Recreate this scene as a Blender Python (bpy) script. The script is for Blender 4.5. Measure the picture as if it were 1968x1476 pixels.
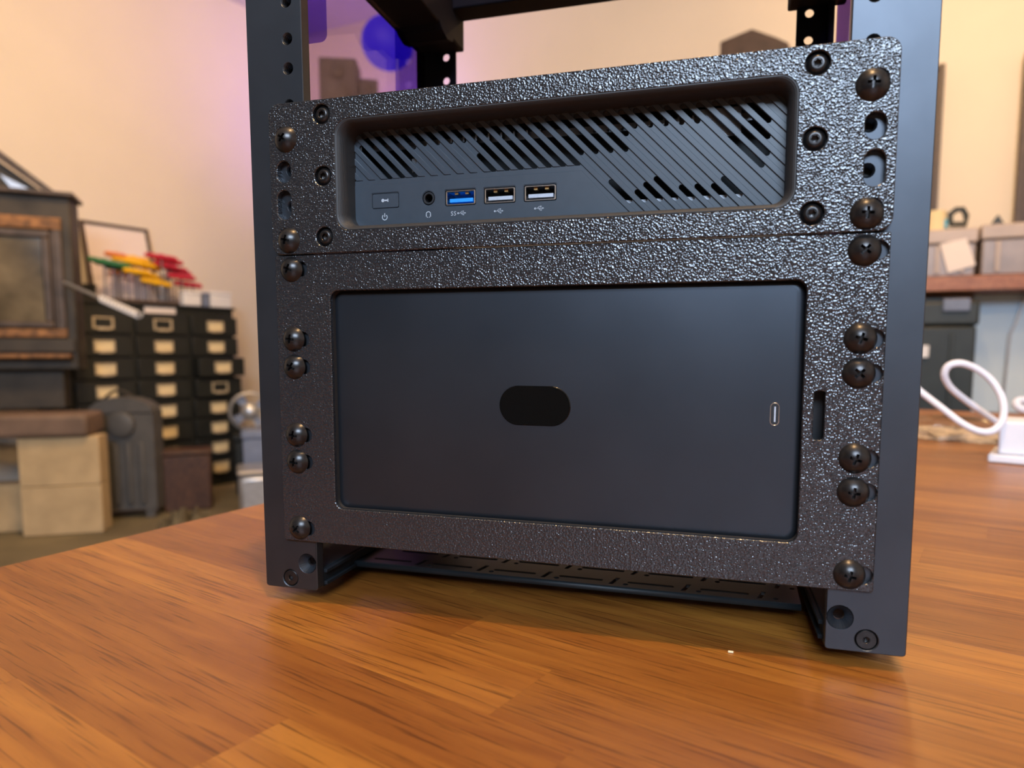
import bpy, bmesh, math, random
from mathutils import Vector, Matrix
random.seed(7)
for o in list(bpy.data.objects): bpy.data.objects.remove(o)
C = bpy.context.scene.collection
scene = bpy.context.scene
PI = math.pi
# ---------------------------------------------------------------- camera, world, lights
# lengths below are millimetres (table top = 0); mm() turns them into metres
def mm(x, y, z): return Vector((x, y, z)) * 0.001
CAM = Vector((77.46, -275.51, 121.56)); YAW, PITCH, ROLL, F = -0.2752, -0.0957, 0.0033, 1310.0
PX, PY = 984 + 62.7, 738 + 61.0
fwd = Vector((math.sin(YAW) * math.cos(PITCH), math.cos(YAW) * math.cos(PITCH), math.sin(PITCH)))
rgt0 = Vector((math.cos(YAW), -math.sin(YAW), 0)); up0 = rgt0.cross(fwd)
rgt = rgt0 * math.cos(ROLL) + up0 * math.sin(ROLL); up = -rgt0 * math.sin(ROLL) + up0 * math.cos(ROLL)
cd = bpy.data.cameras.new('camera'); cam = bpy.data.objects.new('camera', cd); C.objects.link(cam)
M = Matrix((rgt, up, -fwd)).transposed().to_4x4(); M.translation = CAM * 0.001
cam.matrix_world = M
cd.sensor_width = 36; cd.lens = F / 1968 * 36
cd.shift_x = -62.7 / 1968; cd.shift_y = 61.0 / 1968
cd.clip_start = 0.01; cd.clip_end = 50
cd.dof.use_dof = True; cd.dof.focus_distance = 0.300; cd.dof.aperture_fstop = 8.5
scene.camera = cam
def at(u, v, d):
    "point at distance d (mm along the optical axis) seen at pixel u, v"
    return CAM + (fwd + rgt * ((u - PX) / F) - up * ((v - PY) / F)) * d

w = bpy.data.worlds.new('world'); scene.world = w; w.use_nodes = True
w.node_tree.nodes['Background'].inputs[0].default_value = (0.5, 0.55, 0.65, 1)
w.node_tree.nodes['Background'].inputs[1].default_value = 0.3
def area(name, loc, target, size, power, col, shape='RECTANGLE', sy=None):
    l = bpy.data.lights.new(name, 'AREA'); l.shape = shape; l.size = size
    if sy: l.size_y = sy
    l.energy = power; l.color = col
    o = bpy.data.objects.new(name, l); C.objects.link(o); o.location = loc
    o.rotation_euler = (Vector(target) - Vector(loc)).to_track_quat('-Z', 'Y').to_euler()
    return o
def point(name, loc, r, power, col):
    l = bpy.data.lights.new(name, 'POINT'); l.shadow_soft_size = r; l.energy = power; l.color = col
    o = bpy.data.objects.new(name, l); C.objects.link(o); o.location = loc; return o
area('window_daylight', (0.50, -2.35, 1.56), (0.1, 0, 0.2), 1.35, 120, (0.60, 0.77, 1.0), sy=0.8)
point('ceiling_lamp_light', (0.13, -0.26, 1.75), 0.03, 74, (1.0, 0.64, 0.30))
point('back_lamp_light', (0.42, 1.75, 1.45), 0.06, 19, (1.0, 0.60, 0.25))
area('right_wall_washer', (1.0, 1.9, 1.95), (1.1, 3.3, 1.0), 0.35, 21, (1.0, 0.62, 0.27), sy=0.35)
area('added_left_wall_fill', (-1.5, 1.3, 1.95), (-2.9, 2.1, 0.95), 0.35, 34, (1.0, 0.63, 0.28), sy=0.35)  # added light that brightens the left wall, stands for no known lamp
area('added_purple_halo', tuple(at(735, 300, 4250) * 0.001), tuple(at(715, 120, 4950) * 0.001), 0.25, 7.5, (0.40, 0.22, 1.0), sy=0.25)  # added unseen light for the purple halo the moon globe is too weak to cast
scene.view_settings.view_transform = 'Standard'; scene.view_settings.look = 'None'
scene.view_settings.gamma = 1; scene.view_settings.use_curve_mapping = False
scene.view_settings.exposure = 0.0

# ---------------------------------------------------------------- materials
def mat(name, col=(0.5, 0.5, 0.5), rough=0.5, metal=0.0, spec=0.5, coat=0.0, noise=None, bump=None, emis=None, var=0.0):
    """noise=(scale, amount, detail) tint noise; bump=list of (kind, scale, strength, distance)"""
    m = bpy.data.materials.new(name); m.use_nodes = True; nt = m.node_tree; N = nt.nodes; L = nt.links
    b = N['Principled BSDF']; b.inputs['Base Color'].default_value = (*col, 1); b.inputs['Roughness'].default_value = rough
    b.inputs['Metallic'].default_value = metal; b.inputs['Specular IOR Level'].default_value = spec
    b.inputs['Coat Weight'].default_value = coat; b.inputs['Coat Roughness'].default_value = 0.15
    tc = N.new('ShaderNodeTexCoord')
    if noise:
        n = N.new('ShaderNodeTexNoise'); n.inputs['Scale'].default_value = noise[0]; n.inputs['Detail'].default_value = noise[2] if len(noise) > 2 else 4
        L.new(tc.outputs['Object'], n.inputs['Vector'])
        r = N.new('ShaderNodeValToRGB'); a = noise[1]
        r.color_ramp.elements[0].position = 0.3; r.color_ramp.elements[1].position = 0.7
        r.color_ramp.elements[0].color = (*[c * (1 - a) for c in col], 1); r.color_ramp.elements[1].color = (*[min(1, c * (1 + a)) for c in col], 1)
        L.new(n.outputs['Fac'], r.inputs[0]); L.new(r.outputs[0], b.inputs['Base Color'])
    prev = None
    for kind, sc, st, dist in (bump or []):
        if kind == 'noise':
            t = N.new('ShaderNodeTexNoise'); t.inputs['Scale'].default_value = sc; t.inputs['Detail'].default_value = 2; out = t.outputs['Fac']; L.new(tc.outputs['Object'], t.inputs['Vector'])
        elif kind == 'voronoi':
            t = N.new('ShaderNodeTexVoronoi'); t.feature = 'SMOOTH_F1'; t.inputs['Scale'].default_value = sc; t.inputs['Smoothness'].default_value = 0.6; out = t.outputs['Distance']
            mp = N.new('ShaderNodeTexNoise'); mp.inputs['Scale'].default_value = sc * 0.7
            ad = N.new('ShaderNodeVectorMath'); ad.operation = 'MULTIPLY_ADD'; ad.inputs[1].default_value = (0.0005,) * 3
            L.new(tc.outputs['Object'], mp.inputs['Vector']); L.new(mp.outputs['Color'], ad.inputs[0]); L.new(tc.outputs['Object'], ad.inputs[2])
            L.new(ad.outputs[0], t.inputs['Vector'])
        elif kind == 'wavey':
            t = N.new('ShaderNodeTexWave'); t.bands_direction = 'Y'; t.inputs['Scale'].default_value = sc; t.inputs['Distortion'].default_value = 0.2; out = t.outputs['Fac']; L.new(tc.outputs['Object'], t.inputs['Vector'])
        bp = N.new('ShaderNodeBump'); bp.inputs['Strength'].default_value = st; bp.inputs['Distance'].default_value = dist
        L.new(out, bp.inputs['Height'])
        if prev: L.new(prev.outputs[0], bp.inputs['Normal'])
        prev = bp
    if prev: L.new(prev.outputs[0], b.inputs['Normal'])
    if emis: b.inputs['Emission Color'].default_value = (*emis[0], 1); b.inputs['Emission Strength'].default_value = emis[1]
    return m
def clear(name, tint, rough=0.02, gloss=0.06):
    m = bpy.data.materials.new(name); m.use_nodes = True; nt = m.node_tree; N = nt.nodes; L = nt.links
    N.remove(N['Principled BSDF']); out = N['Material Output']
    t = N.new('ShaderNodeBsdfTransparent'); t.inputs[0].default_value = (*tint, 1)
    g = N.new('ShaderNodeBsdfGlossy'); g.inputs['Roughness'].default_value = rough; g.inputs[0].default_value = (0.9, 0.9, 0.9, 1)
    f = N.new('ShaderNodeFresnel'); f.inputs[0].default_value = 1.3
    mu = N.new('ShaderNodeMath'); mu.operation = 'MULTIPLY_ADD'; mu.inputs[1].default_value = 0.13; mu.inputs[2].default_value = gloss * 0.04
    mx = N.new('ShaderNodeMixShader'); L.new(f.outputs[0], mu.inputs[0]); L.new(mu.outputs[0], mx.inputs[0]); L.new(t.outputs[0], mx.inputs[1]); L.new(g.outputs[0], mx.inputs[2])
    L.new(mx.outputs[0], out.inputs[0]); return m
def wood(name, dark, mid, light, rough=0.33, ang=0.0, fine=1.0):
    m = bpy.data.materials.new(name); m.use_nodes = True; nt = m.node_tree; N = nt.nodes; L = nt.links
    b = N['Principled BSDF']; b.inputs['Roughness'].default_value = rough; b.inputs['Specular IOR Level'].default_value = 0.55
    tc = N.new('ShaderNodeTexCoord'); oi = N.new('ShaderNodeObjectInfo')
    rot = N.new('ShaderNodeMapping'); rot.inputs['Rotation'].default_value = (0, 0, -ang)
    ad = N.new('ShaderNodeVectorMath'); ad.operation = 'MULTIPLY_ADD'; ad.inputs[1].default_value = (7.3, 3.1, 5.7)
    L.new(tc.outputs['Object'], rot.inputs['Vector']); L.new(oi.outputs['Random'], ad.inputs[0]); L.new(rot.outputs[0], ad.inputs[2])
    def nz(scale, det, dist):
        mp = N.new('ShaderNodeMapping'); mp.inputs['Scale'].default_value = scale; L.new(ad.outputs[0], mp.inputs['Vector'])
        n = N.new('ShaderNodeTexNoise'); n.inputs['Scale'].default_value = 1; n.inputs['Detail'].default_value = det; n.inputs['Distortion'].default_value = dist
        L.new(mp.outputs[0], n.inputs['Vector']); return n
    n1 = nz((7, 95, 30), 5, 0.9); n2 = nz((26 * fine, 900 * fine, 60), 3, 0.0); n3 = nz((3, 14, 5), 2, 0.5)
    r = N.new('ShaderNodeValToRGB'); e = r.color_ramp.elements; e[0].position = 0.28; e[0].color = (*dark, 1); e[1].position = 0.72; e[1].color = (*light, 1)
    k = e.new(0.5); k.color = (*mid, 1)
    a1 = N.new('ShaderNodeMath'); a1.operation = 'MULTIPLY_ADD'; a1.inputs[1].default_value = 0.25
    L.new(oi.outputs['Random'], a1.inputs[0])
    a0 = N.new('ShaderNodeMath'); a0.operation = 'MULTIPLY_ADD'; a0.inputs[1].default_value = 0.8; a0.inputs[2].default_value = -0.025
    L.new(n1.outputs['Fac'], a0.inputs[0]); L.new(a0.outputs[0], a1.inputs[2])
    L.new(a1.outputs[0], r.inputs[0])
    r2 = N.new('ShaderNodeValToRGB'); r2.color_ramp.elements[0].position = 0.34; r2.color_ramp.elements[0].color = (0.30, 0.26, 0.24, 1); r2.color_ramp.elements[1].position = 0.44; r2.color_ramp.elements[1].color = (1, 1, 1, 1)
    L.new(n2.outputs['Fac'], r2.inputs[0])
    mx = N.new('ShaderNodeMix'); mx.data_type = 'RGBA'; mx.blend_type = 'MULTIPLY'; mx.inputs['Factor'].default_value = 0.7
    L.new(r.outputs[0], mx.inputs['A']); L.new(r2.outputs[0], mx.inputs['B'])
    r3 = N.new('ShaderNodeValToRGB'); r3.color_ramp.elements[0].color = (0.75, 0.72, 0.7, 1); r3.color_ramp.elements[1].color = (1.15, 1.12, 1.1, 1)
    L.new(n3.outputs['Fac'], r3.inputs[0])
    mx2 = N.new('ShaderNodeMix'); mx2.data_type = 'RGBA'; mx2.blend_type = 'MULTIPLY'; mx2.inputs['Factor'].default_value = 1
    L.new(mx.outputs['Result'], mx2.inputs['A']); L.new(r3.outputs[0], mx2.inputs['B'])
    L.new(mx2.outputs['Result'], b.inputs['Base Color'])
    bp = N.new('ShaderNodeBump'); bp.inputs['Strength'].default_value = 0.12; bp.inputs['Distance'].default_value = 0.0002
    L.new(n2.outputs['Fac'], bp.inputs['Height']); L.new(bp.outputs[0], b.inputs['Normal'])
    return m
GA = math.radians(-17.8)          # direction of the table's grain
m_table = wood('oiled_acacia', (0.195, 0.060, 0.009), (0.270, 0.094, 0.014), (0.37, 0.145, 0.021), 0.36, GA)
m_shelfw = wood('shelf_wood', (0.22, 0.08, 0.03), (0.33, 0.12, 0.05), (0.4, 0.17, 0.08), 0.45)
m_crate = wood('brown_box_wood', (0.05, 0.02, 0.012), (0.09, 0.04, 0.02), (0.12, 0.055, 0.03), 0.5)
m_wallf = mat('dark_wall_paint', (0.16, 0.14, 0.12), 0.9, noise=(3, 0.1))
m_wall = mat('wall_paint', (0.80, 0.72, 0.62), 0.85, noise=(3, 0.02), bump=[('noise', 60, 0.15, 0.002)])
m_ceil = mat('ceiling_paint', (0.78, 0.74, 0.68), 0.9, noise=(3, 0.02))
m_floor = mat('floor_boards', (0.16, 0.13, 0.075), 0.6, noise=(4, 0.3, 6))
m_panel = mat('textured_black_print', (0.017, 0.017, 0.019), 0.17, spec=0.85, bump=[('voronoi', 1250, 0.85, 0.00034), ('noise', 2600, 0.35, 0.00012)])
m_bezel = mat('layered_black_print', (0.024, 0.022, 0.021), 0.5, spec=0.4, bump=[('wavey', 950, 0.55, 0.00012), ('noise', 3000, 0.2, 0.00005)])
m_rail = mat('black_anodised_aluminium', (0.064, 0.070, 0.080), 0.42, metal=0.9, spec=0.6, noise=(30, 0.12), bump=[('noise', 2500, 0.10, 0.00005)])
m_steel = mat('black_coated_steel', (0.008, 0.010, 0.012), 0.8, spec=0.2, noise=(40, 0.2))
m_screw = mat('black_oxide_screw', (0.035, 0.032, 0.031), 0.30, metal=0.75, spec=0.5, noise=(400, 0.25))
m_recess = mat('screw_recess', (0.012, 0.012, 0.012), 0.4, metal=0.5, noise=(300, 0.2))
m_pc = mat('slate_plastic', (0.040, 0.050, 0.062), 0.36, spec=0.5, noise=(200, 0.06), bump=[('noise', 4000, 0.08, 0.00004)])
m_dark = mat('black_plastic', (0.006, 0.006, 0.007), 0.5, noise=(60, 0.2))
m_case = mat('matte_black_shell', (0.046, 0.052, 0.062), 0.40, metal=0.85, spec=0.5, noise=(25, 0.08), bump=[('noise', 5000, 0.06, 0.00003)])
m_badge = mat('gloss_black_glass', (0.003, 0.003, 0.003), 0.04, spec=0.3, noise=(20, 0.1))
m_metal = mat('nickel_shell', (0.72, 0.68, 0.64), 0.22, metal=1.0, noise=(500, 0.1))
m_gold = mat('gold_contact', (0.75, 0.5, 0.22), 0.3, metal=1.0, noise=(500, 0.1))
m_blue = mat('usb_blue', (0.02, 0.28, 0.75), 0.35, noise=(500, 0.1))
m_greyp = mat('grey_port_tongue', (0.42, 0.45, 0.50), 0.4, noise=(500, 0.1))
m_print = mat('grey_icon_print', (0.42, 0.44, 0.47), 0.5, noise=(800, 0.1))
m_acr = clear('smoked_acrylic', (0.70, 0.62, 0.70))
m_film = clear('purple_film', (0.52, 0.44, 0.86))
m_rubber = mat('black_rubber', (0.01, 0.01, 0.01), 0.8, noise=(100, 0.2))
m_sil = mat('bright_heatsink', (0.22, 0.23, 0.25), 0.4, metal=1.0, noise=(200, 0.2))

# ---------------------------------------------------------------- geometry helpers (mm)
class G:
    def __init__(s, off=(0, 0, 0)): s.v = []; s.f = []; s.off = Vector(off)
    def add(s, vs, fs):
        n = len(s.v); s.v += [Vector(p) + s.off for p in vs]; s.f += [[n + i for i in f] for f in fs]; return s
    def box(s, x0, x1, y0, y1, z0, z1):
        return s.add([(x0, y0, z0), (x1, y0, z0), (x1, y1, z0), (x0, y1, z0), (x0, y0, z1), (x1, y0, z1), (x1, y1, z1), (x0, y1, z1)],
                     [(0, 3, 2, 1), (4, 5, 6, 7), (0, 1, 5, 4), (1, 2, 6, 5), (2, 3, 7, 6), (3, 0, 4, 7)])
    def loft(s, rings, cap0=True, cap1=True, closed=True):
        n = len(rings[0]); vs = [p for r in rings for p in r]; fs = []
        for k in range(len(rings) - 1):
            for i in range(n if closed else n - 1):
                j = (i + 1) % n; fs.append((k * n + i, k * n + j, (k + 1) * n + j, (k + 1) * n + i))
        if cap0: fs.append(tuple(range(n))[::-1])
        if cap1: fs.append(tuple(range((len(rings) - 1) * n, len(rings) * n)))
        return s.add(vs, fs)
    def lathe(s, prof, c=(0, 0, 0), ax=(0, 0, 1), n=24, cap=True):
        "prof = list of (radius, height along ax)"
        ax = Vector(ax).normalized(); a = ax.orthogonal().normalized(); b = ax.cross(a); c = Vector(c)
        return s.loft([[c + ax * h + (a * math.cos(2 * PI * i / n) + b * math.sin(2 * PI * i / n)) * max(r, 0.001) for i in range(n)] for r, h in prof], cap, cap)
    def tube(s, pts, r, n=10, closed=False):
        pts = [Vector(p) for p in pts]; m = len(pts); rings = []; a = None
        for i, p in enumerate(pts):
            t = (pts[(i + 1) % m if closed else min(i + 1, m - 1)] - pts[(i - 1) % m if closed else max(i - 1, 0)]).normalized()
            if a is None: a = t.orthogonal().normalized()
            a = (a - t * a.dot(t)).normalized(); b = t.cross(a); rr = r[i] if isinstance(r, (list, tuple)) else r
            rings.append([p + (a * math.cos(2 * PI * k / n) + b * math.sin(2 * PI * k / n)) * rr for k in range(n)])
        if closed: rings.append(rings[0])
        return s.loft(rings, not closed, not closed)
    def prism(s, poly, y0, y1):
        "poly of (x, z), from y0 to y1"
        return s.loft([[(x, y0, z) for x, z in poly], [(x, y1, z) for x, z in poly]])
    def fbox(s, fr, s0, s1, t0, t1, z0, z1):
        "box in frame fr = (origin, dir, normal)"
        o, d, n = fr; P = lambda a, b, z: Vector((o.x, o.y, 0)) + d * a + n * b + Vector((0, 0, z))
        return s.add([P(s0, t0, z0), P(s1, t0, z0), P(s1, t1, z0), P(s0, t1, z0), P(s0, t0, z1), P(s1, t0, z1), P(s1, t1, z1), P(s0, t1, z1)],
                     [(0, 3, 2, 1), (4, 5, 6, 7), (0, 1, 5, 4), (1, 2, 6, 5), (2, 3, 7, 6), (3, 0, 4, 7)])
def props(o, label=None, cat=None, group=None, kind=None):
    for k, v in (('label', label), ('category', cat), ('group', group), ('kind', kind)):
        if v: o[k] = v
    return o
def finish(me, name, m, parent=None, smooth=False, bevel=0, seg=2, inst=None):
    o = bpy.data.objects.new(name, me); C.objects.link(o)
    if m and not me.materials: me.materials.append(m)
    if parent is not None: o.parent = parent
    if smooth:
        for p in me.polygons: p.use_smooth = True
        try: me.set_sharp_from_angle(angle=math.radians(38))
        except Exception: pass
    if bevel:
        b = o.modifiers.new('bevel', 'BEVEL'); b.width = bevel * 0.001; b.segments = seg; b.limit_method = 'ANGLE'; b.angle_limit = math.radians(40)
        for p in me.polygons: p.use_smooth = True
        try: me.set_sharp_from_angle(angle=math.radians(30))
        except Exception: pass
    return o
def ploc(parent):
    p = Vector((0, 0, 0))
    while parent is not None: p = p + parent.location; parent = parent.parent
    return p
def obj(name, g, m, parent=None, smooth=False, bevel=0, seg=2, base=None):
    """g holds world mm coordinates; the object's origin goes to base (mm) or the bounding-box base"""
    xs = [v.x for v in g.v]; ys = [v.y for v in g.v]; zs = [v.z for v in g.v]
    org = Vector(base) if base is not None else Vector(((min(xs) + max(xs)) / 2, (min(ys) + max(ys)) / 2, min(zs)))
    me = bpy.data.meshes.new(name); me.from_pydata([(v - org) * 0.001 for v in g.v], [], g.f); me.update()
    bm = bmesh.new(); bm.from_mesh(me); bmesh.ops.recalc_face_normals(bm, faces=bm.faces); bm.to_mesh(me); bm.free()
    o = finish(me, name, m, parent, smooth, bevel, seg)
    o.location = org * 0.001 - ploc(parent)
    return o
def empty(name, loc, label, cat, group=None):
    o = bpy.data.objects.new(name, None); C.objects.link(o); o.location = Vector(loc) * 0.001; o.empty_display_size = 0.02
    return props(o, label, cat, group)
def copy_tree(o, parent=None):
    c = o.copy(); C.objects.link(c); c.parent = parent
    for ch in [x for x in bpy.data.objects if x.parent == o]: copy_tree(ch, c)
    return c
def rrect(x0, x1, z0, z1, r, n=6):
    r = r if isinstance(r, (list, tuple)) else (r,) * 4   # BL BR TR TL
    P = []
    for (cx, cz, a0, q) in ((x0 + r[0], z0 + r[0], 180, r[0]), (x1 - r[1], z0 + r[1], 270, r[1]), (x1 - r[2], z1 - r[2], 0, r[2]), (x0 + r[3], z1 - r[3], 90, r[3])):
        if q < 0.01: P.append((cx, cz)); continue
        for k in range(n + 1):
            a = math.radians(a0 + 90 * k / n); P.append((cx + q * math.cos(a), cz + q * math.sin(a)))
    return P
def circ(x, z, r, n=24): return [(x + r * math.cos(2 * PI * k / n), z + r * math.sin(2 * PI * k / n)) for k in range(n)]
def slotp(x, z, w, h, n=10):
    return rrect(x - w / 2, x + w / 2, z - h / 2, z + h / 2, min(w, h) / 2 - 0.001, n)
def inset(poly, d):
    "move every edge of a polygon inwards (d > 0) or outwards (d < 0)"
    A = sum(poly[i][0] * poly[(i + 1) % len(poly)][1] - poly[(i + 1) % len(poly)][0] * poly[i][1] for i in range(len(poly)))
    sg = 1 if A > 0 else -1; out = []; n = len(poly)
    for i in range(n):
        p0, p1, p2 = Vector(poly[i - 1]), Vector(poly[i]), Vector(poly[(i + 1) % n])
        e1 = (p1 - p0).normalized(); e2 = (p2 - p1).normalized()
        n1 = Vector((-e1.y, e1.x)) * sg; n2 = Vector((-e2.y, e2.x)) * sg; m = (n1 + n2)
        if m.length < 1e-4: m = n1
        m.normalize(); k = d / max(m.dot(n1), 0.4); q = p1 + m * k; out.append((q.x, q.y))
    return out
def dedupe(poly):
    out = []
    for p in poly:
        if not out or (Vector(p) - Vector(out[-1])).length > 0.01: out.append(p)
    if (Vector(out[0]) - Vector(out[-1])).length <= 0.01: out.pop()
    return out
def plate_mesh(outline, holes, y0, y1, bev=0.0, off=(0, 0, 0)):
    "flat plate with holes in the XZ plane, front at y0, softened front edges"
    bm = bmesh.new(); front = []; back = []
    for k, poly in enumerate([outline] + list(holes)):
        poly = dedupe(poly); n = len(poly); fr = inset(poly, bev if k == 0 else -bev) if bev else poly
        mk = lambda P, y: [bm.verts.new(((p[0] + off[0]) * 0.001, (y + off[1]) * 0.001, (p[1] + off[2]) * 0.001)) for p in P]
        rings = [mk(fr, y0)] + ([mk(poly, y0 + bev)] if bev else []) + [mk(poly, y1)]
        for r0, r1 in zip(rings[:-1], rings[1:]):
            for i in range(n): bm.faces.new((r0[i], r0[(i + 1) % n], r1[(i + 1) % n], r1[i]))
        front += [bm.edges.get((rings[0][i], rings[0][(i + 1) % n])) for i in range(n)]
        back += [bm.edges.get((rings[-1][i], rings[-1][(i + 1) % n])) for i in range(n)]
    bmesh.ops.triangle_fill(bm, edges=front, use_beauty=True, use_dissolve=False, normal=(0, -1, 0))
    bmesh.ops.triangle_fill(bm, edges=back, use_beauty=True, use_dissolve=False, normal=(0, 1, 0))
    bmesh.ops.recalc_face_normals(bm, faces=bm.faces)
    me = bpy.data.meshes.new('plate'); bm.to_mesh(me); bm.free(); return me
def add_to(me, g):
    "append G geometry (world mm) to a mesh holding world metres"
    bm = bmesh.new(); bm.from_mesh(me); vs = [bm.verts.new(v * 0.001) for v in g.v]
    nf = []
    for f in g.f:
        try: nf.append(bm.faces.new([vs[i] for i in f]))
        except Exception: pass
    for f in nf: f.smooth = True
    bm.to_mesh(me); bm.free(); return me
def rebase(me, name, m, parent, org, smooth=False):
    org = Vector(org) * 0.001; me.transform(Matrix.Translation(-org)); me.name = name
    o = finish(me, name, m, parent); o.location = org - ploc(parent)
    if smooth:
        for p in me.polygons: p.use_smooth = True
        try: me.set_sharp_from_angle(angle=math.radians(35))
        except Exception: pass
    return o
def plate(name, outline, holes, y0, y1, m, parent, bev=0.0, off=(0, 0, 0), extra=None, smooth=False):
    me = plate_mesh(outline, holes, y0, y1, bev, off)
    if extra: add_to(me, extra)
    xs = [p[0] for p in outline]; zs = [p[1] for p in outline]
    return rebase(me, name, m, parent, ((min(xs) + max(xs)) / 2 + off[0], (y0 + y1) / 2 + off[1], min(zs) + off[2]), smooth)
def frame(A, B):
    A = Vector(A); B = Vector(B); d = Vector((B.x - A.x, B.y - A.y, 0)).normalized(); n = Vector((d.y, -d.x, 0))
    if n.dot(Vector((CAM.x - A.x, CAM.y - A.y, 0))) < 0: n = -n
    return (A, d, n)
def fpt(fr, s, t, z): o, d, n = fr; return Vector((o.x, o.y, 0)) + d * s + n * t + Vector((0, 0, z))
RK = (0, 0, 31)                   # rack heights are counted from the bottom of the lower faceplate

# ---------------------------------------------------------------- room
FLOOR, CEIL = -680, 2350
ra = math.radians(9)
cA, cB = at(197, 630, 3450), at(412, 622, 3950)      # drawer cabinet's front plane
FC = frame(cA, cB)
wl = (fpt(FC, 0, -430, 0), FC[1], FC[2])             # left wall plane
bx = Vector((math.cos(ra), -math.sin(ra), 0)); by = Vector((math.sin(ra), math.cos(ra), 0))
YB = 3650
bw = (by * YB, bx, -by)                              # back wall plane
# corner of left and back wall
def meet(o1, d1, o2, d2):
    t = ((o2.x - o1.x) * d2.y - (o2.y - o1.y) * d2.x) / (d1.x * d2.y - d1.y * d2.x); return Vector((o1.x + d1.x * t, o1.y + d1.y * t, 0))
corner = meet(wl[0], wl[1], bw[0], bw[1])

def wallseg(name, A, B, out, th=100, m=None):
    g = G(); d = (B - A).normalized(); n = Vector((d.y, -d.x, 0))
    if n.dot(out) < 0: n = -n
    for z in (FLOOR, CEIL): pass
    P = [A, B, B + n * th, A + n * th]
    g.loft([[Vector((p.x, p.y, FLOOR)) for p in P], [Vector((p.x, p.y, CEIL)) for p in P]])
    return props(obj(name, g, m or m_wall), kind='structure')
pBR = Vector((2600, corner.y + (2600 - corner.x) * bx.y / bx.x, 0))
pFR = Vector((2600, -2700, 0))
pFL = meet(wl[0], wl[1], Vector((0, -2700, 0)), Vector((1, 0, 0)))
wallseg('wall_left', pFL, corner, -wl[2]); wallseg('wall_back', corner, pBR, by)
wallseg('wall_right', pBR, pFR, Vector((1, 0, 0))); wallseg('wall_front', pFL, pFR, Vector((0, -1, 0)), m=m_wallf)
fl = [pFL, pFR, pBR, corner]
g = G(); g.loft([[Vector((p.x, p.y, FLOOR - 40)) for p in fl], [Vector((p.x, p.y, FLOOR)) for p in fl]]); props(obj('floor', g, m_floor), kind='structure')
g = G(); g.loft([[Vector((p.x, p.y, CEIL)) for p in fl], [Vector((p.x, p.y, CEIL + 40)) for p in fl]]); props(obj('ceiling', g, m_ceil), kind='structure')

# ---------------------------------------------------------------- table of staves
gd = Vector((math.cos(GA), math.sin(GA), 0)); gn = Vector((-math.sin(GA), math.cos(GA), 0))
eo = Vector((-315.8, -1.2, 0)); ed = Vector((math.cos(math.radians(78.83)), math.sin(math.radians(78.83)), 0))
table = empty('work_table', (300, 400, FLOOR), 'large orange-brown table of glued wooden staves carrying the black rack', 'table')
n_back = Vector((474, 1352, 0)).dot(gn)
WST = 38.6
n0 = Vector((-71.3, -48, 0)).dot(gn)                 # a joint seen in the photograph
k1 = int((n_back - n0) / WST); n_back = n0 + k1 * WST; k0 = int((-620 - n0) / WST)
cnt = 0
for k in range(k0, k1):
    a, b = n0 + k * WST, n0 + (k + 1) * WST
    def left(nv):
        o2 = gn * nv; return meet(eo, ed, o2, gd).dot(gd)
    la, lb = left(a), left(b); R = 1350
    cuts = [None]; s = max(la, lb) + random.uniform(120, 520)
    while s < R - 120: cuts.append(s); s += random.uniform(330, 620)
    cuts.append(R)
    for c0, c1 in zip(cuts[:-1], cuts[1:]):
        p = [gn * a + gd * (la if c0 is None else c0), gn * a + gd * c1, gn * b + gd * c1, gn * b + gd * (lb if c0 is None else c0)]
        hz = random.uniform(-0.05, 0.0); i = 0.035
        cc = sum(p, Vector()) / 4
        q = [x + Vector((cc - x)).normalized() * 0 for x in p]
        top = [gn * (a + i) + gd * ((la if c0 is None else c0) + i), gn * (a + i) + gd * (c1 - i), gn * (b - i) + gd * (c1 - i), gn * (b - i) + gd * ((lb if c0 is None else c0) + i)]
        g = G(); g.loft([[Vector((x.x, x.y, -28)) for x in p], [Vector((x.x, x.y, hz - 0.06)) for x in p], [Vector((x.x, x.y, hz)) for x in top]])
        obj('board', g, m_table, table); cnt += 1
for (s, nn) in ((left(n0 + k0 * WST) + 120, n0 + k0 * WST + 90), (1280, n0 + k0 * WST + 90), (left(n_back) + 90, n_back - 90), (1280, n_back - 90)):
    c = gd * s + gn * nn; g = G(); g.box(c.x - 35, c.x + 35, c.y - 35, c.y + 35, FLOOR, -28); obj('leg', g, m_shelfw, table, bevel=3)

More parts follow.
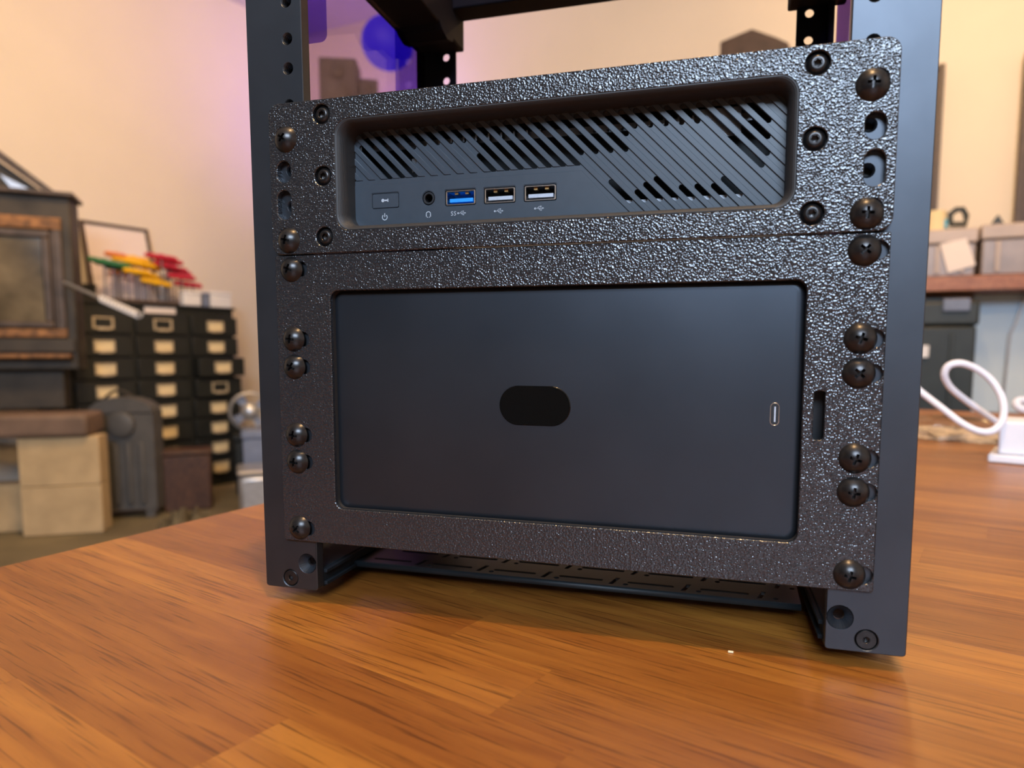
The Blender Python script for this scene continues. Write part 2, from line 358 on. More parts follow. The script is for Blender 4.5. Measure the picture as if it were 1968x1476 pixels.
# ---------------------------------------------------------------- server rack
HX = 120.4; OUT = 141.8; INN = 113.0; ZB = -24.6; ZT = 333
RS = -7.0                          # rear posts sit slightly to the left
UZ = []
for u in range(0, 6):
    for d in (6.35, 22.225, 38.1):
        z = u * 44.45 + d
        if z < ZT - 25: UZ.append(z)
rack = empty('server_rack', (0, 95, 0), 'open black ten-inch equipment rack with smoked side panels standing on the wooden table', 'rack')
def thread(g, x, z, y0, y1, r=2.35):
    prof = []; n = 9
    for i in range(n): prof.append((r if i % 2 == 0 else r - 0.35, y0 + (y1 - y0) * i / (n - 1)))
    g.lathe(prof, (x, 0, z), (0, 1, 0), 16, cap=False)
def post(sx, rear):
    ox = RS if rear else 0
    holes = [circ(sx * HX, z, 2.6 if rear else 2.4, 16) for z in ([312.3 - 15.875 * k for k in range(20)] if rear else UZ)]; g = G((ox, 190 if rear else 0, 31))
    for z in UZ:
        if not rear: thread(g, sx * HX, z, 0.1, 4.9)
    if not rear:
        cx, cz = sx * 118.2, -11.55; holes.append(circ(cx, cz, 4.6, 24)); g.lathe([(4.6, 0.0), (4.5, 0.2), (2.1, 3.6), (2.1, 5)], (cx, 0, cz), (0, 1, 0), 24, cap=False)
        cx, cz = sx * 127.9, -19.5; holes.append(circ(cx, cz, 4.1, 24))
    x0, x1 = (-OUT, -INN) if sx < 0 else (INN, OUT)
    if rear and sx > 0: x1 = 134.7
    rr = (1.5, 1.5, 1.5, 1.5)
    # side flange of the L profile
    xa, xb = (-OUT + 0.2, -OUT + 3.5) if sx < 0 else (x1 - 3.5, x1 - 0.2)
    if rear: g.box(xa, xb, -3, 1.4, ZB, ZT)
    else: g.box(xa, xb, 0.4, 26, ZB + 0.4, ZT)
    if not rear: q = G(RK); q.box(x0 + 0.6 if sx > 0 else x0 + 4, x1 - 4 if sx > 0 else x1 - 0.6, 5.2, 6.4, -8, ZT - 2); obj('hole_shade_sheet', q, m_dark, rack)  # dark sheet added behind the holes so they look shaded inside
    p = plate('rear_post' if rear else 'front_post', rrect(x0, x1, ZB, ZT, rr, 4), holes, 0, 1.5 if rear else 5, m_steel if rear else m_rail, rack, 0.35, (ox, 190 if rear else 0, 31), g)
    for q in p.data.polygons: q.use_smooth = False
    return p
posts = {}
for sx in (-1, 1):
    for rear in (False, True): posts[(sx, rear)] = post(sx, rear)
def cut_mesh(g, cut, name, m):
    "boolean difference of two closed G shapes at the origin"
    out = []
    for q in (g, cut):
        me = bpy.data.meshes.new('t'); me.from_pydata([v * 0.001 for v in q.v], [], q.f); bm = bmesh.new(); bm.from_mesh(me); bmesh.ops.recalc_face_normals(bm, faces=bm.faces); bm.to_mesh(me); bm.free()
        o = bpy.data.objects.new('t', me); C.objects.link(o); out.append(o)
    md = out[0].modifiers.new('b', 'BOOLEAN'); md.object = out[1]; md.operation = 'DIFFERENCE'; md.solver = 'EXACT'
    dg = bpy.context.evaluated_depsgraph_get(); dg.update(); me = bpy.data.meshes.new_from_object(out[0].evaluated_get(dg))
    for o in out: bpy.data.objects.remove(o)
    me.name = name; me.materials.clear(); me.materials.append(m)
    for p in me.polygons: p.use_smooth = True
    me.set_sharp_from_angle(angle=math.radians(32)); return me
def hexscrew_mesh(r, hexr, depth, name, dome):
    g = G(); prof = [(r, 1.6), (r, 0.25), (r - 0.25, 0)]; top = r * 0.52
    for i in range(1, 7):
        t = i / 6; prof.append((r - 0.25 + (top - r + 0.25) * t, -dome * math.sin(t * PI / 2)))
    prof += [(hexr * 1.12, -dome), (hexr * 1.0, -dome + 0.22), (0.02, -dome + 0.22)]
    g.lathe(prof, (0, 0, 0), (0, 1, 0), 36)
    c = G(); c.lathe([(hexr, -dome - 1), (hexr, -dome + depth), (0.05, -dome + depth + 0.5)], (0, 0, 0), (0, 1, 0), 6)
    return cut_mesh(g, c, name, m_screw)
def put(me, name, loc, parent, roty=0, label=None):
    o = bpy.data.objects.new(name, me); C.objects.link(o); o.parent = parent
    o.location = Vector(loc) * 0.001 - ploc(parent); o.rotation_euler = (0, roty, 0)
    if label: o['label'] = label
    return o
flush_me = hexscrew_mesh(3.75, 1.25, 1.2, 'post_screw', 0.08)
for me in (flush_me,):
    pass
for sx in (-1, 1):
    o = put(flush_me, 'hex_screw', (sx * 127.9, 0.25, -19.5 + 31), rack, 0.3); o.scale = (1, 1, 1)
# beams, base plate, top bars
def sheared(g, y_ref=190.0):
    for v in g.v: v.x += RS * (v.y / y_ref)
for sx in (-1, 1):
    g = G(RK); xa, xb = sorted((sx * (OUT - 0.6), sx * (OUT - 34))); g.box(xa, xb, 2, 194, 300, 333); sheared(g); obj('top_side_beam', g, m_steel, rack, bevel=1.2)
    g = G(RK); xa, xb = sorted((sx * (OUT - 3.6), sx * INN)); g.box(xa, xb, 5.2, 189.8, ZB + 0.2, -15); sheared(g); obj('bottom_side_beam', g, m_steel, rack, bevel=0.6)
    g = G(RK); xa, xb = sorted((sx * (INN + 1), sx * (INN - 1.6))); g.box(xa, xb, 6, 189, -17.4, -15.6); g.box(xa, xb, 6, 189, -23.4, -21.6); sheared(g); obj('beam_flange', g, m_steel, rack, bevel=0.3)
g = G(RK); g.box(-110 + RS, 110 + RS, 172, 191, 319, 332); obj('rear_top_bar', g, m_steel, rack, bevel=1)
# the front top bar lies above the picture
g = G(RK); g.box(-108, 108, 0, 18, 319, 332); obj('front_top_bar', g, m_steel, rack, bevel=1)
# corner gusset, rear left and rear right
for sx in (-1, 1):
    g = G((RS + (0 if sx < 0 else 0), 0, 31)); xa, xb = sorted((sx * (OUT - 4), sx * (OUT - 36)))
    poly = [(172, 301), (168, 296), (160, 294.5), (152, 297), (147, 301)]
    g.loft([[(xa, y, z) for y, z in poly], [(xb, y, z) for y, z in poly]]); obj('corner_gusset', g, m_steel, rack)
# side panels and purple film strips, top panel
for sx in (-1, 1):
    g = G(RK); xa, xb = sorted((sx * 137.9, sx * 135.4)); g.box(xa, xb, 7, 187, -12, 299); sheared(g); obj('side_panel', g, m_acr, rack)
    for (ya, yb, za, zb) in ((139, 178, -5, 298),):
        g = G(RK); xa, xb = sorted((sx * 135.1, sx * 134.5))
        pl = [(y, z) for y, z in rrect(ya, yb, za, zb, 4, 5)]
        g.loft([[(xa, y, z) for y, z in pl], [(xb, y, z) for y, z in pl]]); sheared(g); obj('film_strip', g, m_film, rack)
for sx in (-1, 1):
    pl = rrect(-141 if sx < 0 else 120.3, -120.3 if sx < 0 else 141, 240.5, 299, (0.5, 3.5, 0.5, 0.5) if sx < 0 else (3.5, 0.5, 0.5, 0.5), 5)
    pl = [(min(max(x, -135.2), 135.2), z) for x, z in pl]; g = G(RK); g.loft([[(x, 30, z) for x, z in pl], [(x, 31.5, z) for x, z in pl]]); obj('film_tab', g, m_film, rack)
g = G(RK); g.box(-134, 134, 4, 188, 333.2, 336); sheared(g); obj('top_panel', g, m_acr, rack, bevel=0.4)
# perforated base plate (upper face at -20.5)
holes = []
for r in range(8):
    y = 42 + r * 16
    for c in range(6):
        x = -92 + c * 34 + (r % 2) * 8
        holes.append(slotp(x, y, 22, 2.2, 4))
        holes.append([(x + 14.5, y - 4), (x + 16.5, y - 4), (x + 18.5, y + 5), (x + 16.5, y + 5)])
        holes.append(circ(x + 22.5, y - 3, 1.3, 8))
me = plate_mesh(rrect(-111, 111, 35, 186, 1, 3), holes, 0, 1.6, 0.15)
me.transform(Matrix(((1, 0, 0, 0), (0, 0, 1, 0), (0, -1, 0, 0), (0, 0, 0, 1))))     # lay it flat: (x, y, z) -> (x, z, -y)
me.transform(Matrix.Translation((-0.0035, 0, (-20.4 + 31) * 0.001)))
add_to(me, (lambda q: (q.box(-114.5, 107.5, 34.6, 36.0, -23.2, -20.6), q)[1])(G(RK)))
rebase(me, 'base_plate', mat('dark_teal_coated_steel', (0.020, 0.027, 0.031), 0.45, spec=0.5, noise=(40, 0.15)), rack, (0, 110, -20 + 31))
for sx in (-1, 1):
    for y in (58, 165):
        g = G(); g.lathe([(9, 0), (8.4, 6.5)], (sx * 126 + RS * y / 190, y, -0.1), n=20); obj('rubber_foot', g, m_rubber, rack)

# ---------------------------------------------------------------- screws
def cross_screw():
    R, H = 5.75, 3.3; Rs = (R * R + H * H) / (2 * H); g = G()
    prof = [(R, 0.6), (R, 0)]
    for i in range(1, 12):
        a = math.asin(R / Rs) * (1 - i / 11.0); prof.append((max(Rs * math.sin(a), 0.02), -(Rs * math.cos(a) - (Rs - H))))
    g.lathe(prof, (0, 0, 0), (0, 1, 0), 36)
    cut = G(); w0, l0, w1, l1 = 0.52, 2.15, 0.42, 1.15
    pts = lambda w_, l_, y: [(-w_, y, -l_), (w_, y, -l_), (w_, y, -w_), (l_, y, -w_), (l_, y, w_), (w_, y, w_), (w_, y, l_), (-w_, y, l_), (-w_, y, w_), (-l_, y, w_), (-l_, y, -w_), (-w_, y, -w_)]
    cut.loft([pts(w0 * 1.1, l0 * 1.15, -4.2), pts(w0, l0, -2.9), pts(w1, l1, -1.0)])
    return cut_mesh(g, cut, 'screw', m_screw)
screw_me = cross_screw(); hex_me = hexscrew_mesh(3.95, 1.5, 1.6, 'hex_screw', 1.5)

# ---------------------------------------------------------------- upper faceplate (1.5 units)
Z1, Z2 = 133.55, 200.0; T1 = 3.3; T2 = 2.2
fp1 = empty('upper_faceplate', (0, 0, Z1 + 31), 'textured black faceplate framing the slatted mini computer, upper of the two on the rack', 'faceplate')
holes = [rrect(-95.8, 95.9, 143.2, 190.6, 7, 8)]
for sx in (-1, 1):
    for z in (184.15, 139.7): holes.append(slotp(sx * 122, z + 0.6, 7.2, 9.6))
    holes.append(slotp(sx * 122, 170.2, 7.0, 9.4)); holes.append(slotp(sx * 122.3, 155.6, 7.0, 12.9))
    for z in (193.6, 167.2, 140.8): holes.append(circ(sx * 102, z, 4.25, 28))
plate('plate', rrect(-129.2, 129.2, Z1, Z2, 5, 6), holes, -T1, 0, m_panel, fp1, 0.35, RK)
for sx in (-1, 1):
    for z in (193.6, 167.2, 140.8):
        g = G(RK); g.lathe([(4.6, 0), (4.6, 0.3)], (sx * 102, -0.3, z), (0, 1, 0), 20); obj('screw_seat', g, m_bezel, fp1)
        put(hex_me, 'hex_screw', (sx * 102, -1.7, z + 31), fp1, random.random())
# bezel: rounded lip and deep layered wall round the opening
g = G(RK); rings = []
for (ins, y) in ((-0.6, -0.2), (0.0, -T1 + 0.12), (0.5, -T1 + 0.1), (1.3, -T1 + 0.55), (2.2, -1.4), (2.9, 0.1), (3.2, 2.0), (3.25, 9.6), (6, 9.7)):
    rings.append([(x, y, z) for x, z in rrect(-95.8 + ins, 95.9 - ins, 143.2 + ins * 0.75, 190.6 - ins * 0.75, max(7 - ins * 0.55, 1), 8)])
g.loft(rings, False, False); obj('bezel', g, m_bezel, fp1, smooth=True)
for (x, z, a) in ((-HX, 184.15, 0.6), (-HX, 139.7, 0.2), (HX, 184.15, 0.06), (HX, 139.7, 0.08)):
    put(screw_me, 'screw', (x, -T1, z + 31), fp1, a)

# ---------------------------------------------------------------- lower faceplate (3 units)
fp2 = empty('lower_faceplate', (0, 0, 31), 'textured black faceplate framing the plain black box, lower of the two on the rack', 'faceplate')
holes = [rrect(-100.7, 101.5, 16.9, 117.0, 4, 8), rrect(105.4, 109.3, 57.2, 75.8, 1.2, 3)]
for sx in (-1, 1):
    for z in (127, 95.25, 82.55, 50.8, 38.1, 6.35): holes.append(slotp(sx * HX + 1.6, z, 13.0, 6.6))
g = G(RK); rings = []
for (ins, y) in ((0.0, -0.3), (-0.02, 5.5), (-2.5, 5.5), (-2.5, -0.1)):
    rings.append([(x, y, z) for x, z in rrect(-100.7 + ins, 101.5 - ins, 16.9 + ins, 117.0 - ins, 4, 8)])
g.loft(rings, False, False)
plate('plate', rrect(-129.0, 129.0, 0, 133.25, (1, 1, 0.6, 0.6), 3), holes, -T2, 0, m_panel, fp2, 0.3, RK)
obj('opening_rim', g, m_bezel, fp2)
for sx in (-1, 1):
    g = G(RK); xa, xb = sorted((sx * 104.2, sx * 111.8)); g.box(xa, xb, 7, 140, 13, 120); obj('support_arm', g, m_dark, fp2, bevel=0.5)
for (x, z, a) in ((-HX, 127, 0.35), (-HX, 95.25, 0.1), (-HX, 82.55, 0.5), (-HX, 50.8, 0.15), (-HX, 38.1, 0.12), (-HX, 6.35, 0.75),
                  (HX, 127, 0.75), (HX, 95.25, 0.3), (HX, 82.55, 0.8), (HX, 50.8, 0.35), (HX, 38.1, 0.1), (HX, 6.35, 0.2)):
    put(screw_me, 'screw', (x, -T2, z + 31), fp2, a)

# ---------------------------------------------------------------- mini computer
PCX0, PCX1, PCZ0, PCZ1 = -99.5, 97.5, 141.0, 193.2
pc = empty('mini_computer', (0, 60, PCZ0 + 31), 'slate grey mini computer with diagonal slatted front, ports and a power button', 'computer')
P0 = 6.17; U0 = 147.6
def lane(n): return U0 + P0 * n
slots = []   # (lane index, z top centre, z bottom, flat bottom?)
zt, zb = 186.9, 167.4
SL = [(-9, 181.6, zb), (-8, 187.0, zb), (-7, zt, zb), (-6, zt, 173.7), (-5, zt, 180.0), (-4, zt, 180.9), (-3, zt, 180.9), (-2, zt, 180.9), (-1, zt, 180.9), (-1, 174.1, zb),
      (0, zt, zb), (1, zt, zb), (2, zt, zb), (3, zt, zb), (4, zt, zb), (5, zt, zb), (6, zt, 172), (7, zt, 172), (8, zt, 172), (9, zt, 172), (10, zt, 178.1),
      (11, zt, 180.8), (12, zt, 180.7), (13, zt, 180.7), (14, zt, 180.7), (15, zt, 180.7), (16, zt, 162.2), (17, zt, 166.5), (18, zt, 172.7), (19, zt, 178.7),
      (6, 159.5, 151.6), (7, 154.9, 151.6), (8, 157.6, 151.6), (9, 159.6, 151.6), (10, 155.7, 151.3), (11, 155.7, 151.3), (12, 155.5, 151.3), (13, 157.9, 151.5)]
hw = 1.06                          # half slot width, across
def slot_poly(n, z0, z1):
    u = lane(n) + 0.05; d = Vector((1, -1)).normalized(); q = Vector((1, 1)).normalized()
    A = Vector((u - z0, z0)); B = Vector((u - z1, z1)); P = []
    for k in range(7):
        a = math.pi * k / 6; P.append(A + q * hw * math.cos(a) - d * hw * math.sin(a))
    for k in range(7):
        a = math.pi * k / 6; P.append(B - q * hw * math.cos(a) + d * hw * math.sin(a))
    return [(p.x, p.y) for p in P]
YF = 8.0
g = G(RK)
g.box(PCX0, PCX1, YF + 0.7, YF + 2.2, 0, 0.001) if False else None
plate('vent_sheet', [(PCX0, PCZ0), (PCX1, PCZ0), (PCX1, PCZ1), (PCX0, PCZ1)], [slot_poly(n, a, b) for n, a, b in SL] + [rrect(x - w / 2, x + w / 2, z - h / 2, z + h / 2, 0.7, 3) for x, z, w, h in ((-77.4, 157.4, 13.4, 6.7), (-41.1, 156.8, 14.4, 6.9), (-23.0, 156.7, 14.4, 6.9), (-4.9, 156.7, 14.4, 6.9))] + [circ(-56.2, 157.3, 3.05, 28)], YF + 0.75, YF + 1.9, m_pc, pc, 0.0, RK)
# each raised slat, clipped to the vent area
def clip(poly, a, b, c):           # keep a*x + b*z <= c
    out = []
    for i in range(len(poly)):
        p, q = poly[i], poly[(i + 1) % len(poly)]; fp, fq = a * p[0] + b * p[1] - c, a * q[0] + b * q[1] - c
        if fp <= 0: out.append(p)
        if (fp < 0 < fq) or (fq < 0 < fp): t = fp / (fp - fq); out.append((p[0] + (q[0] - p[0]) * t, p[1] + (q[1] - p[1]) * t))
    return out
IOT = 166.7; IOU = 179.9
for n in range(-14, 24):
    uc = lane(n) - P0 / 2; h = 1.5
    ul, uh = uc - h, uc + h
    poly = [(ul - 120, 120), (uh - 120, 120), (uh - 210, 210), (ul - 210, 210)]
    for a, b, c in ((-1, 0, -(PCX0 + 0.1)), (1, 0, PCX1 - 0.1), (0, 1, PCZ1 - 0.1)): poly = clip(poly, a, b, c) if poly else poly
    if uc < IOU: poly = clip(poly, 0, -1, -(IOT + 0.25))
    else: poly = clip(poly, 0, -1, -(PCZ0 + 0.1))
    if len(poly) < 3: continue
    g = G(RK); g.prism(poly, YF, YF + 0.8); obj('slat', g, m_pc, pc, bevel=0.12, seg=1)
# smooth port plate
io_out = [(PCX0, PCZ0), (IOU - 0.2 - PCZ0, PCZ0), (IOU - 0.2 - IOT, IOT), (PCX0, IOT)]
ports = [(-77.4, 157.4, 13.4, 6.7), (-41.1, 156.8, 14.4, 6.9), (-23.0, 156.7, 14.4, 6.9), (-4.9, 156.7, 14.4, 6.9)]
holes = [rrect(x - w / 2, x + w / 2, z - h / 2, z + h / 2, 0.7, 3) for x, z, w, h in ports] + [circ(-56.2, 157.3, 3.05, 28)]
plate('port_plate', io_out, holes, YF, YF + 0.9, m_pc, pc, 0.0, RK)
inner = [(PCX0 + 0.3, PCZ0 + 0.2), (176.2 - PCZ0, PCZ0 + 0.2), (177.6 - 164.6, 164.6), (PCX0 + 0.3, 164.6)]
hb = [rrect(x - w / 2 - 0.25, x + w / 2 + 0.25, z - h / 2 - 0.25, z + h / 2 + 0.25, 0.8, 3) for x, z, w, h in ports] + [circ(-56.2, 157.3, 3.3, 28)]
plate('port_fascia', inner, hb, YF - 0.22, YF + 0.1, m_pc, pc, 0.08, RK)
# power button
b = plate('power_button', rrect(-77.4 - 6.45, -77.4 + 6.45, 157.4 - 3.1, 157.4 + 3.1, 0.6, 3), [], YF - 0.15, YF + 1.2, m_pc, pc, 0.12, RK)
g = G(RK); g.lathe([(0.75, 0), (0.75, 0.2)], (-78.6, YF - 0.25, 157.5), (0, 1, 0), 16); g.box(-78, -76.2, YF - 0.25, YF - 0.1, 157.2, 157.8); g.box(-76.3, -75.9, YF - 0.25, YF - 0.1, 156.8, 158.2)
obj('indicator', g, m_print, b)
# icons
def stroke(g, pts, wd, y0=YF - 0.27, y1=YF - 0.2, closed=False):
    n = len(pts)
    if n > 6:                      # a curve: one continuous ribbon
        L_, R_ = [], []
        for i in range(n):
            t = (Vector(pts[min(i + 1, n - 1)]) - Vector(pts[max(i - 1, 0)])).normalized(); k = Vector((-t.y, t.x)) * wd / 2; c = Vector(pts[i]); L_.append(c + k); R_.append(c - k)
        g.loft([[(L_[i].x, y0, L_[i].y), (R_[i].x, y0, R_[i].y), (R_[i].x, y1, R_[i].y), (L_[i].x, y1, L_[i].y)] for i in range(n)]); return
    for i in range(n if closed else n - 1):
        p, q = Vector(pts[i]), Vector(pts[(i + 1) % n]); d = (q - p).normalized() * wd * 0.45; k = Vector((-d.y, d.x)).normalized() * wd / 2
        p, q = p - d, q + d
        g.prism([tuple(p - k), tuple(q - k), tuple(q + k), tuple(p + k)], y0, y1)
arc = lambda cx, cz, r, a0, a1, n=14: [(cx + r * math.cos(math.radians(a0 + (a1 - a0) * k / n)), cz + r * math.sin(math.radians(a0 + (a1 - a0) * k / n))) for k in range(n + 1)]
g = G(RK); stroke(g, arc(-77.8, 150.1, 1.2, 130, 410, 20), 0.36); stroke(g, [(-77.8, 150.3), (-77.8, 151.7)], 0.36); obj('power_symbol', g, m_print, pc)
g = G(RK); stroke(g, arc(-56.3, 150.4, 1.05, 0, 180), 0.34); stroke(g, [(-57.3, 150.4), (-57.3, 149.4)], 0.4); stroke(g, [(-55.3, 150.4), (-55.3, 149.4)], 0.4); stroke(g, [(-57.3, 149.4), (-56.6, 149.0)], 0.25); stroke(g, [(-55.3, 149.4), (-55.9, 149.0)], 0.25); obj('headset_symbol', g, m_print, pc)
def trident(g, x, z, k=1.0):
    stroke(g, [(x - 1.7 * k, z), (x + 1.5 * k, z)], 0.22); stroke(g, [(x - 0.8 * k, z), (x - 0.1 * k, z + 0.75 * k), (x + 0.6 * k, z + 0.75 * k)], 0.22); stroke(g, [(x - 0.3 * k, z), (x + 0.3 * k, z - 0.75 * k), (x + 0.8 * k, z - 0.75 * k)], 0.22)
    g.lathe([(0.42 * k, 0), (0.42 * k, 0.07)], (x - 1.8 * k, YF - 0.27, z), (0, 1, 0), 12)
    g.prism([(x + 1.4 * k, z - 0.42 * k), (x + 2.1 * k, z), (x + 1.4 * k, z + 0.42 * k)], YF - 0.27, YF - 0.2)
    g.box(x + 0.6 * k, x + 1.1 * k, YF - 0.27, YF - 0.2, z - 1.0 * k, z - 0.5 * k); g.lathe([(0.3 * k, 0), (0.3 * k, 0.07)], (x + 0.7 * k, YF - 0.27, z + 0.75 * k), (0, 1, 0), 10)
for (x, z) in ((-23.3, 150.1), (-5.2, 150.3)):
    g = G(RK); trident(g, x, z); obj('usb_symbol', g, m_print, pc)
g = G(RK); trident(g, -40.4, 150.1, 0.95)
for x in (-45.0, -43.6):           # the letters SS
    stroke(g, [(x + 0.5, 150.75), (x, 150.9), (x - 0.4, 150.7), (x - 0.3, 150.3), (x + 0.3, 150.0), (x + 0.4, 149.6), (x, 149.3), (x - 0.5, 149.45)], 0.24)
obj('fast_usb_symbol', g, m_print, pc)
# ports
def usb(x, z, tongue_m, label=None):
    body = plate('usb_port', rrect(x - 6.85, x + 6.85, z - 3.15, z + 3.15, 0.55, 3), [rrect(x - 6.3, x + 6.3, z - 2.6, z + 2.6, 0.35, 3)], YF - 0.1, YF + 11, m_metal, pc, 0.12, RK)
    if label: body['label'] = label
    g = G(RK); g.box(x - 6.3, x + 6.3, YF + 9.5, YF + 10.8, z - 2.6, z + 2.6); obj('port_back', g, m_dark if tongue_m is not m_blue else m_blue, body)
    g = G(RK); g.box(x - 5.5, x + 5.5, YF + 0.9, YF + 9.6, z - 1.75, z - 0.15); obj('tongue', g, tongue_m, body, bevel=0.15)
    for dx in (-2.3, 2.6):
        g = G(RK); g.box(x + dx - 0.8, x + dx + 0.8, YF + 1.2, YF + 3.5, z + 1.6, z + 2.4); obj('spring_contact', g, m_gold, body)
    g = G(RK); g.box(x - 6.2, x + 6.2, YF + 1, YF + 9, z - 2.62, z - 2.55); g.box(x - 6.2, x + 6.2, YF + 1, YF + 9, z + 2.5, z + 2.58); obj('lining', g, tongue_m if tongue_m is m_blue else m_dark, body)
usb(-41.1, 156.8, m_blue, 'port with a blue inside'); usb(-23.0, 156.7, m_greyp); usb(-4.9, 156.7, m_greyp)
jack = plate('audio_jack', circ(-56.2, 157.3, 2.75, 28), [circ(-56.2, 157.3, 1.75, 24)], YF - 0.05, YF + 8, m_dark, pc, 0.2, RK)
g = G(RK); g.lathe([(1.8, 0), (1.8, 0.5)], (-56.2, YF + 7, 157.3), (0, 1, 0), 16); obj('jack_back', g, m_recess, jack)
# body behind the front
g = G(RK)
g.box(PCX0, PCX1, YF + 1.9, 115, PCZ1 - 1.5, PCZ1); g.box(PCX0, PCX1, YF + 1.9, 115, PCZ0, PCZ0 + 1.5); g.box(PCX0, PCX0 + 1.5, YF + 1.9, 115, PCZ0 + 1.5, PCZ1 - 1.5); g.box(PCX1 - 1.5, PCX1, YF + 1.9, 115, PCZ0 + 1.5, PCZ1 - 1.5); g.box(PCX0, PCX1, 112, 115, PCZ0, PCZ1)
obj('housing', g, m_dark, pc)
g = G(RK); g.box(-92, 88, 26, 30, 143, 191); obj('inner_board', g, m_dark, pc)
g = G(RK)
for k in range(30): g.box(-88 + k * 5.8, -87.2 + k * 5.8, 12.5, 15.5, 181.6, 184.2)
g.box(-88, 82, 15.5, 16.5, 181.4, 184.4); obj('heatsink_fins', g, m_sil, pc)
g = G(RK); g.box(30, 84, 11, 12, 150.2, 152.2); g.box(60, 76, 12, 13, 175, 186); obj('metal_bracket', g, m_sil, pc)
g = G(RK); g.box(-92, -64, 12, 13.5, 166, 167.3); g.box(-66, -63, 12, 13.5, 170, 176); obj('metal_clip', g, m_sil, pc)

# ---------------------------------------------------------------- plain black box behind the lower faceplate
bx0, bx1, bz0, bz1 = -103.2, 103.2, 14.6, 119.4; YD = 1.6
box = empty('storage_box', (0, 60, bz0 + 31), 'plain matte black electronics box with glossy oval badge behind the lower faceplate', 'device')
g = G(RK); rings = []
for k in range(9):
    a = math.pi / 2 * k / 8; ins = 4.6 * (1 - math.sin(a)); y = YD + 4.6 * (1 - math.cos(a))
    rings.append([(x, y, z) for x, z in rrect(bx0 + ins, bx1 - ins, bz0 + ins, bz1 - ins, max(7 - ins, 1.5), 8)])
rings.append([(x, 150, z) for x, z in rrect(bx0, bx1, bz0, bz1, 7, 8)])
# badge and port seats are proud/recessed pieces on the flat face
g.loft(rings); obj('shell', g, m_case, box, smooth=True)
plate('oval_badge', slotp(-5.25, 67.0, 31.6, 17.0, 14), [], YD - 0.35, YD + 0.5, m_badge, box, 0.3, RK, smooth=True)
o = plate('usb_c_port', slotp(91.8, 66.2, 3.5, 9.1, 8), [slotp(91.8, 66.2, 2.8, 8.3, 8)], YD - 0.12, YD + 0.4, m_metal, box, 0.1, RK)
g = G(RK); pl = slotp(91.8, 66.2, 2.9, 8.4, 8); g.loft([[(x, YD - 0.03, z) for x, z in pl], [(x, YD + 0.2, z) for x, z in pl]]); obj('port_well', g, m_dark, o)
g = G(RK); g.box(91.55, 92.15, YD - 0.1, YD + 0.2, 63.2, 69.2); obj('port_tongue', g, m_greyp, o)

# ---------------------------------------------------------------- background things on the left
m_iron = mat('aged_cast_iron', (0.085, 0.060, 0.045), 0.5, metal=0.35, noise=(9, 0.45, 6), bump=[('noise', 40, 0.3, 0.004)])
m_irond = mat('dark_cast_iron', (0.045, 0.036, 0.026), 0.6, noise=(8, 0.4, 6))
m_rust = mat('rusty_edge', (0.26, 0.12, 0.04), 0.6, noise=(30, 0.6, 6))
m_soot = mat('sooty_stove_glass', (0.16, 0.13, 0.085), 0.12, noise=(4, 0.75, 5))
m_conc = mat('cream_concrete_block', (0.50, 0.37, 0.21), 0.9, noise=(12, 0.12, 6), bump=[('noise', 90, 0.3, 0.003)])
m_slab = mat('brown_stone_slab', (0.16, 0.105, 0.075), 0.7, noise=(10, 0.2, 5))
m_rad = mat('grey_radiator_iron', (0.085, 0.082, 0.080), 0.55, noise=(14, 0.15, 4))
m_cab = mat('black_drawer_steel', (0.012, 0.014, 0.013), 0.5, noise=(8, 0.2))
m_card = mat('cream_card', (0.80, 0.66, 0.40), 0.7, noise=(6, 0.05))
m_brass = mat('pale_label_frame', (0.62, 0.52, 0.36), 0.45, metal=0.4, noise=(20, 0.1))
m_pale = mat('pale_paper', (0.82, 0.74, 0.72), 0.6, noise=(3, 0.03))
m_frame = mat('dark_frame_wood', (0.07, 0.045, 0.035), 0.5, noise=(20, 0.2))
hcol = {'green': (0.03, 0.20, 0.08), 'yellow': (0.90, 0.50, 0.01), 'red': (0.55, 0.02, 0.05), 'orange': (0.75, 0.22, 0.06)}
m_h = {k: mat(k + '_handle_plastic', v, 0.4, noise=(30, 0.05)) for k, v in hcol.items()}
m_shaft = mat('hex_key_steel', (0.10, 0.09, 0.09), 0.35, metal=0.8, noise=(60, 0.1))
m_white = mat('white_plastic', (0.80, 0.80, 0.84), 0.4, noise=(30, 0.03))
m_alu = mat('brushed_aluminium', (0.50, 0.51, 0.54), 0.35, metal=0.7, noise=(40, 0.08))
m_bluebox = mat('slate_blue_plastic', (0.17, 0.21, 0.32), 0.5, noise=(20, 0.1))
m_cloth = mat('olive_canvas', (0.12, 0.10, 0.06), 0.9, noise=(9, 0.25, 5), bump=[('noise', 30, 0.5, 0.01)])
Zat = lambda v, d: 121.6 + (674 - v) / 1310.0 * d

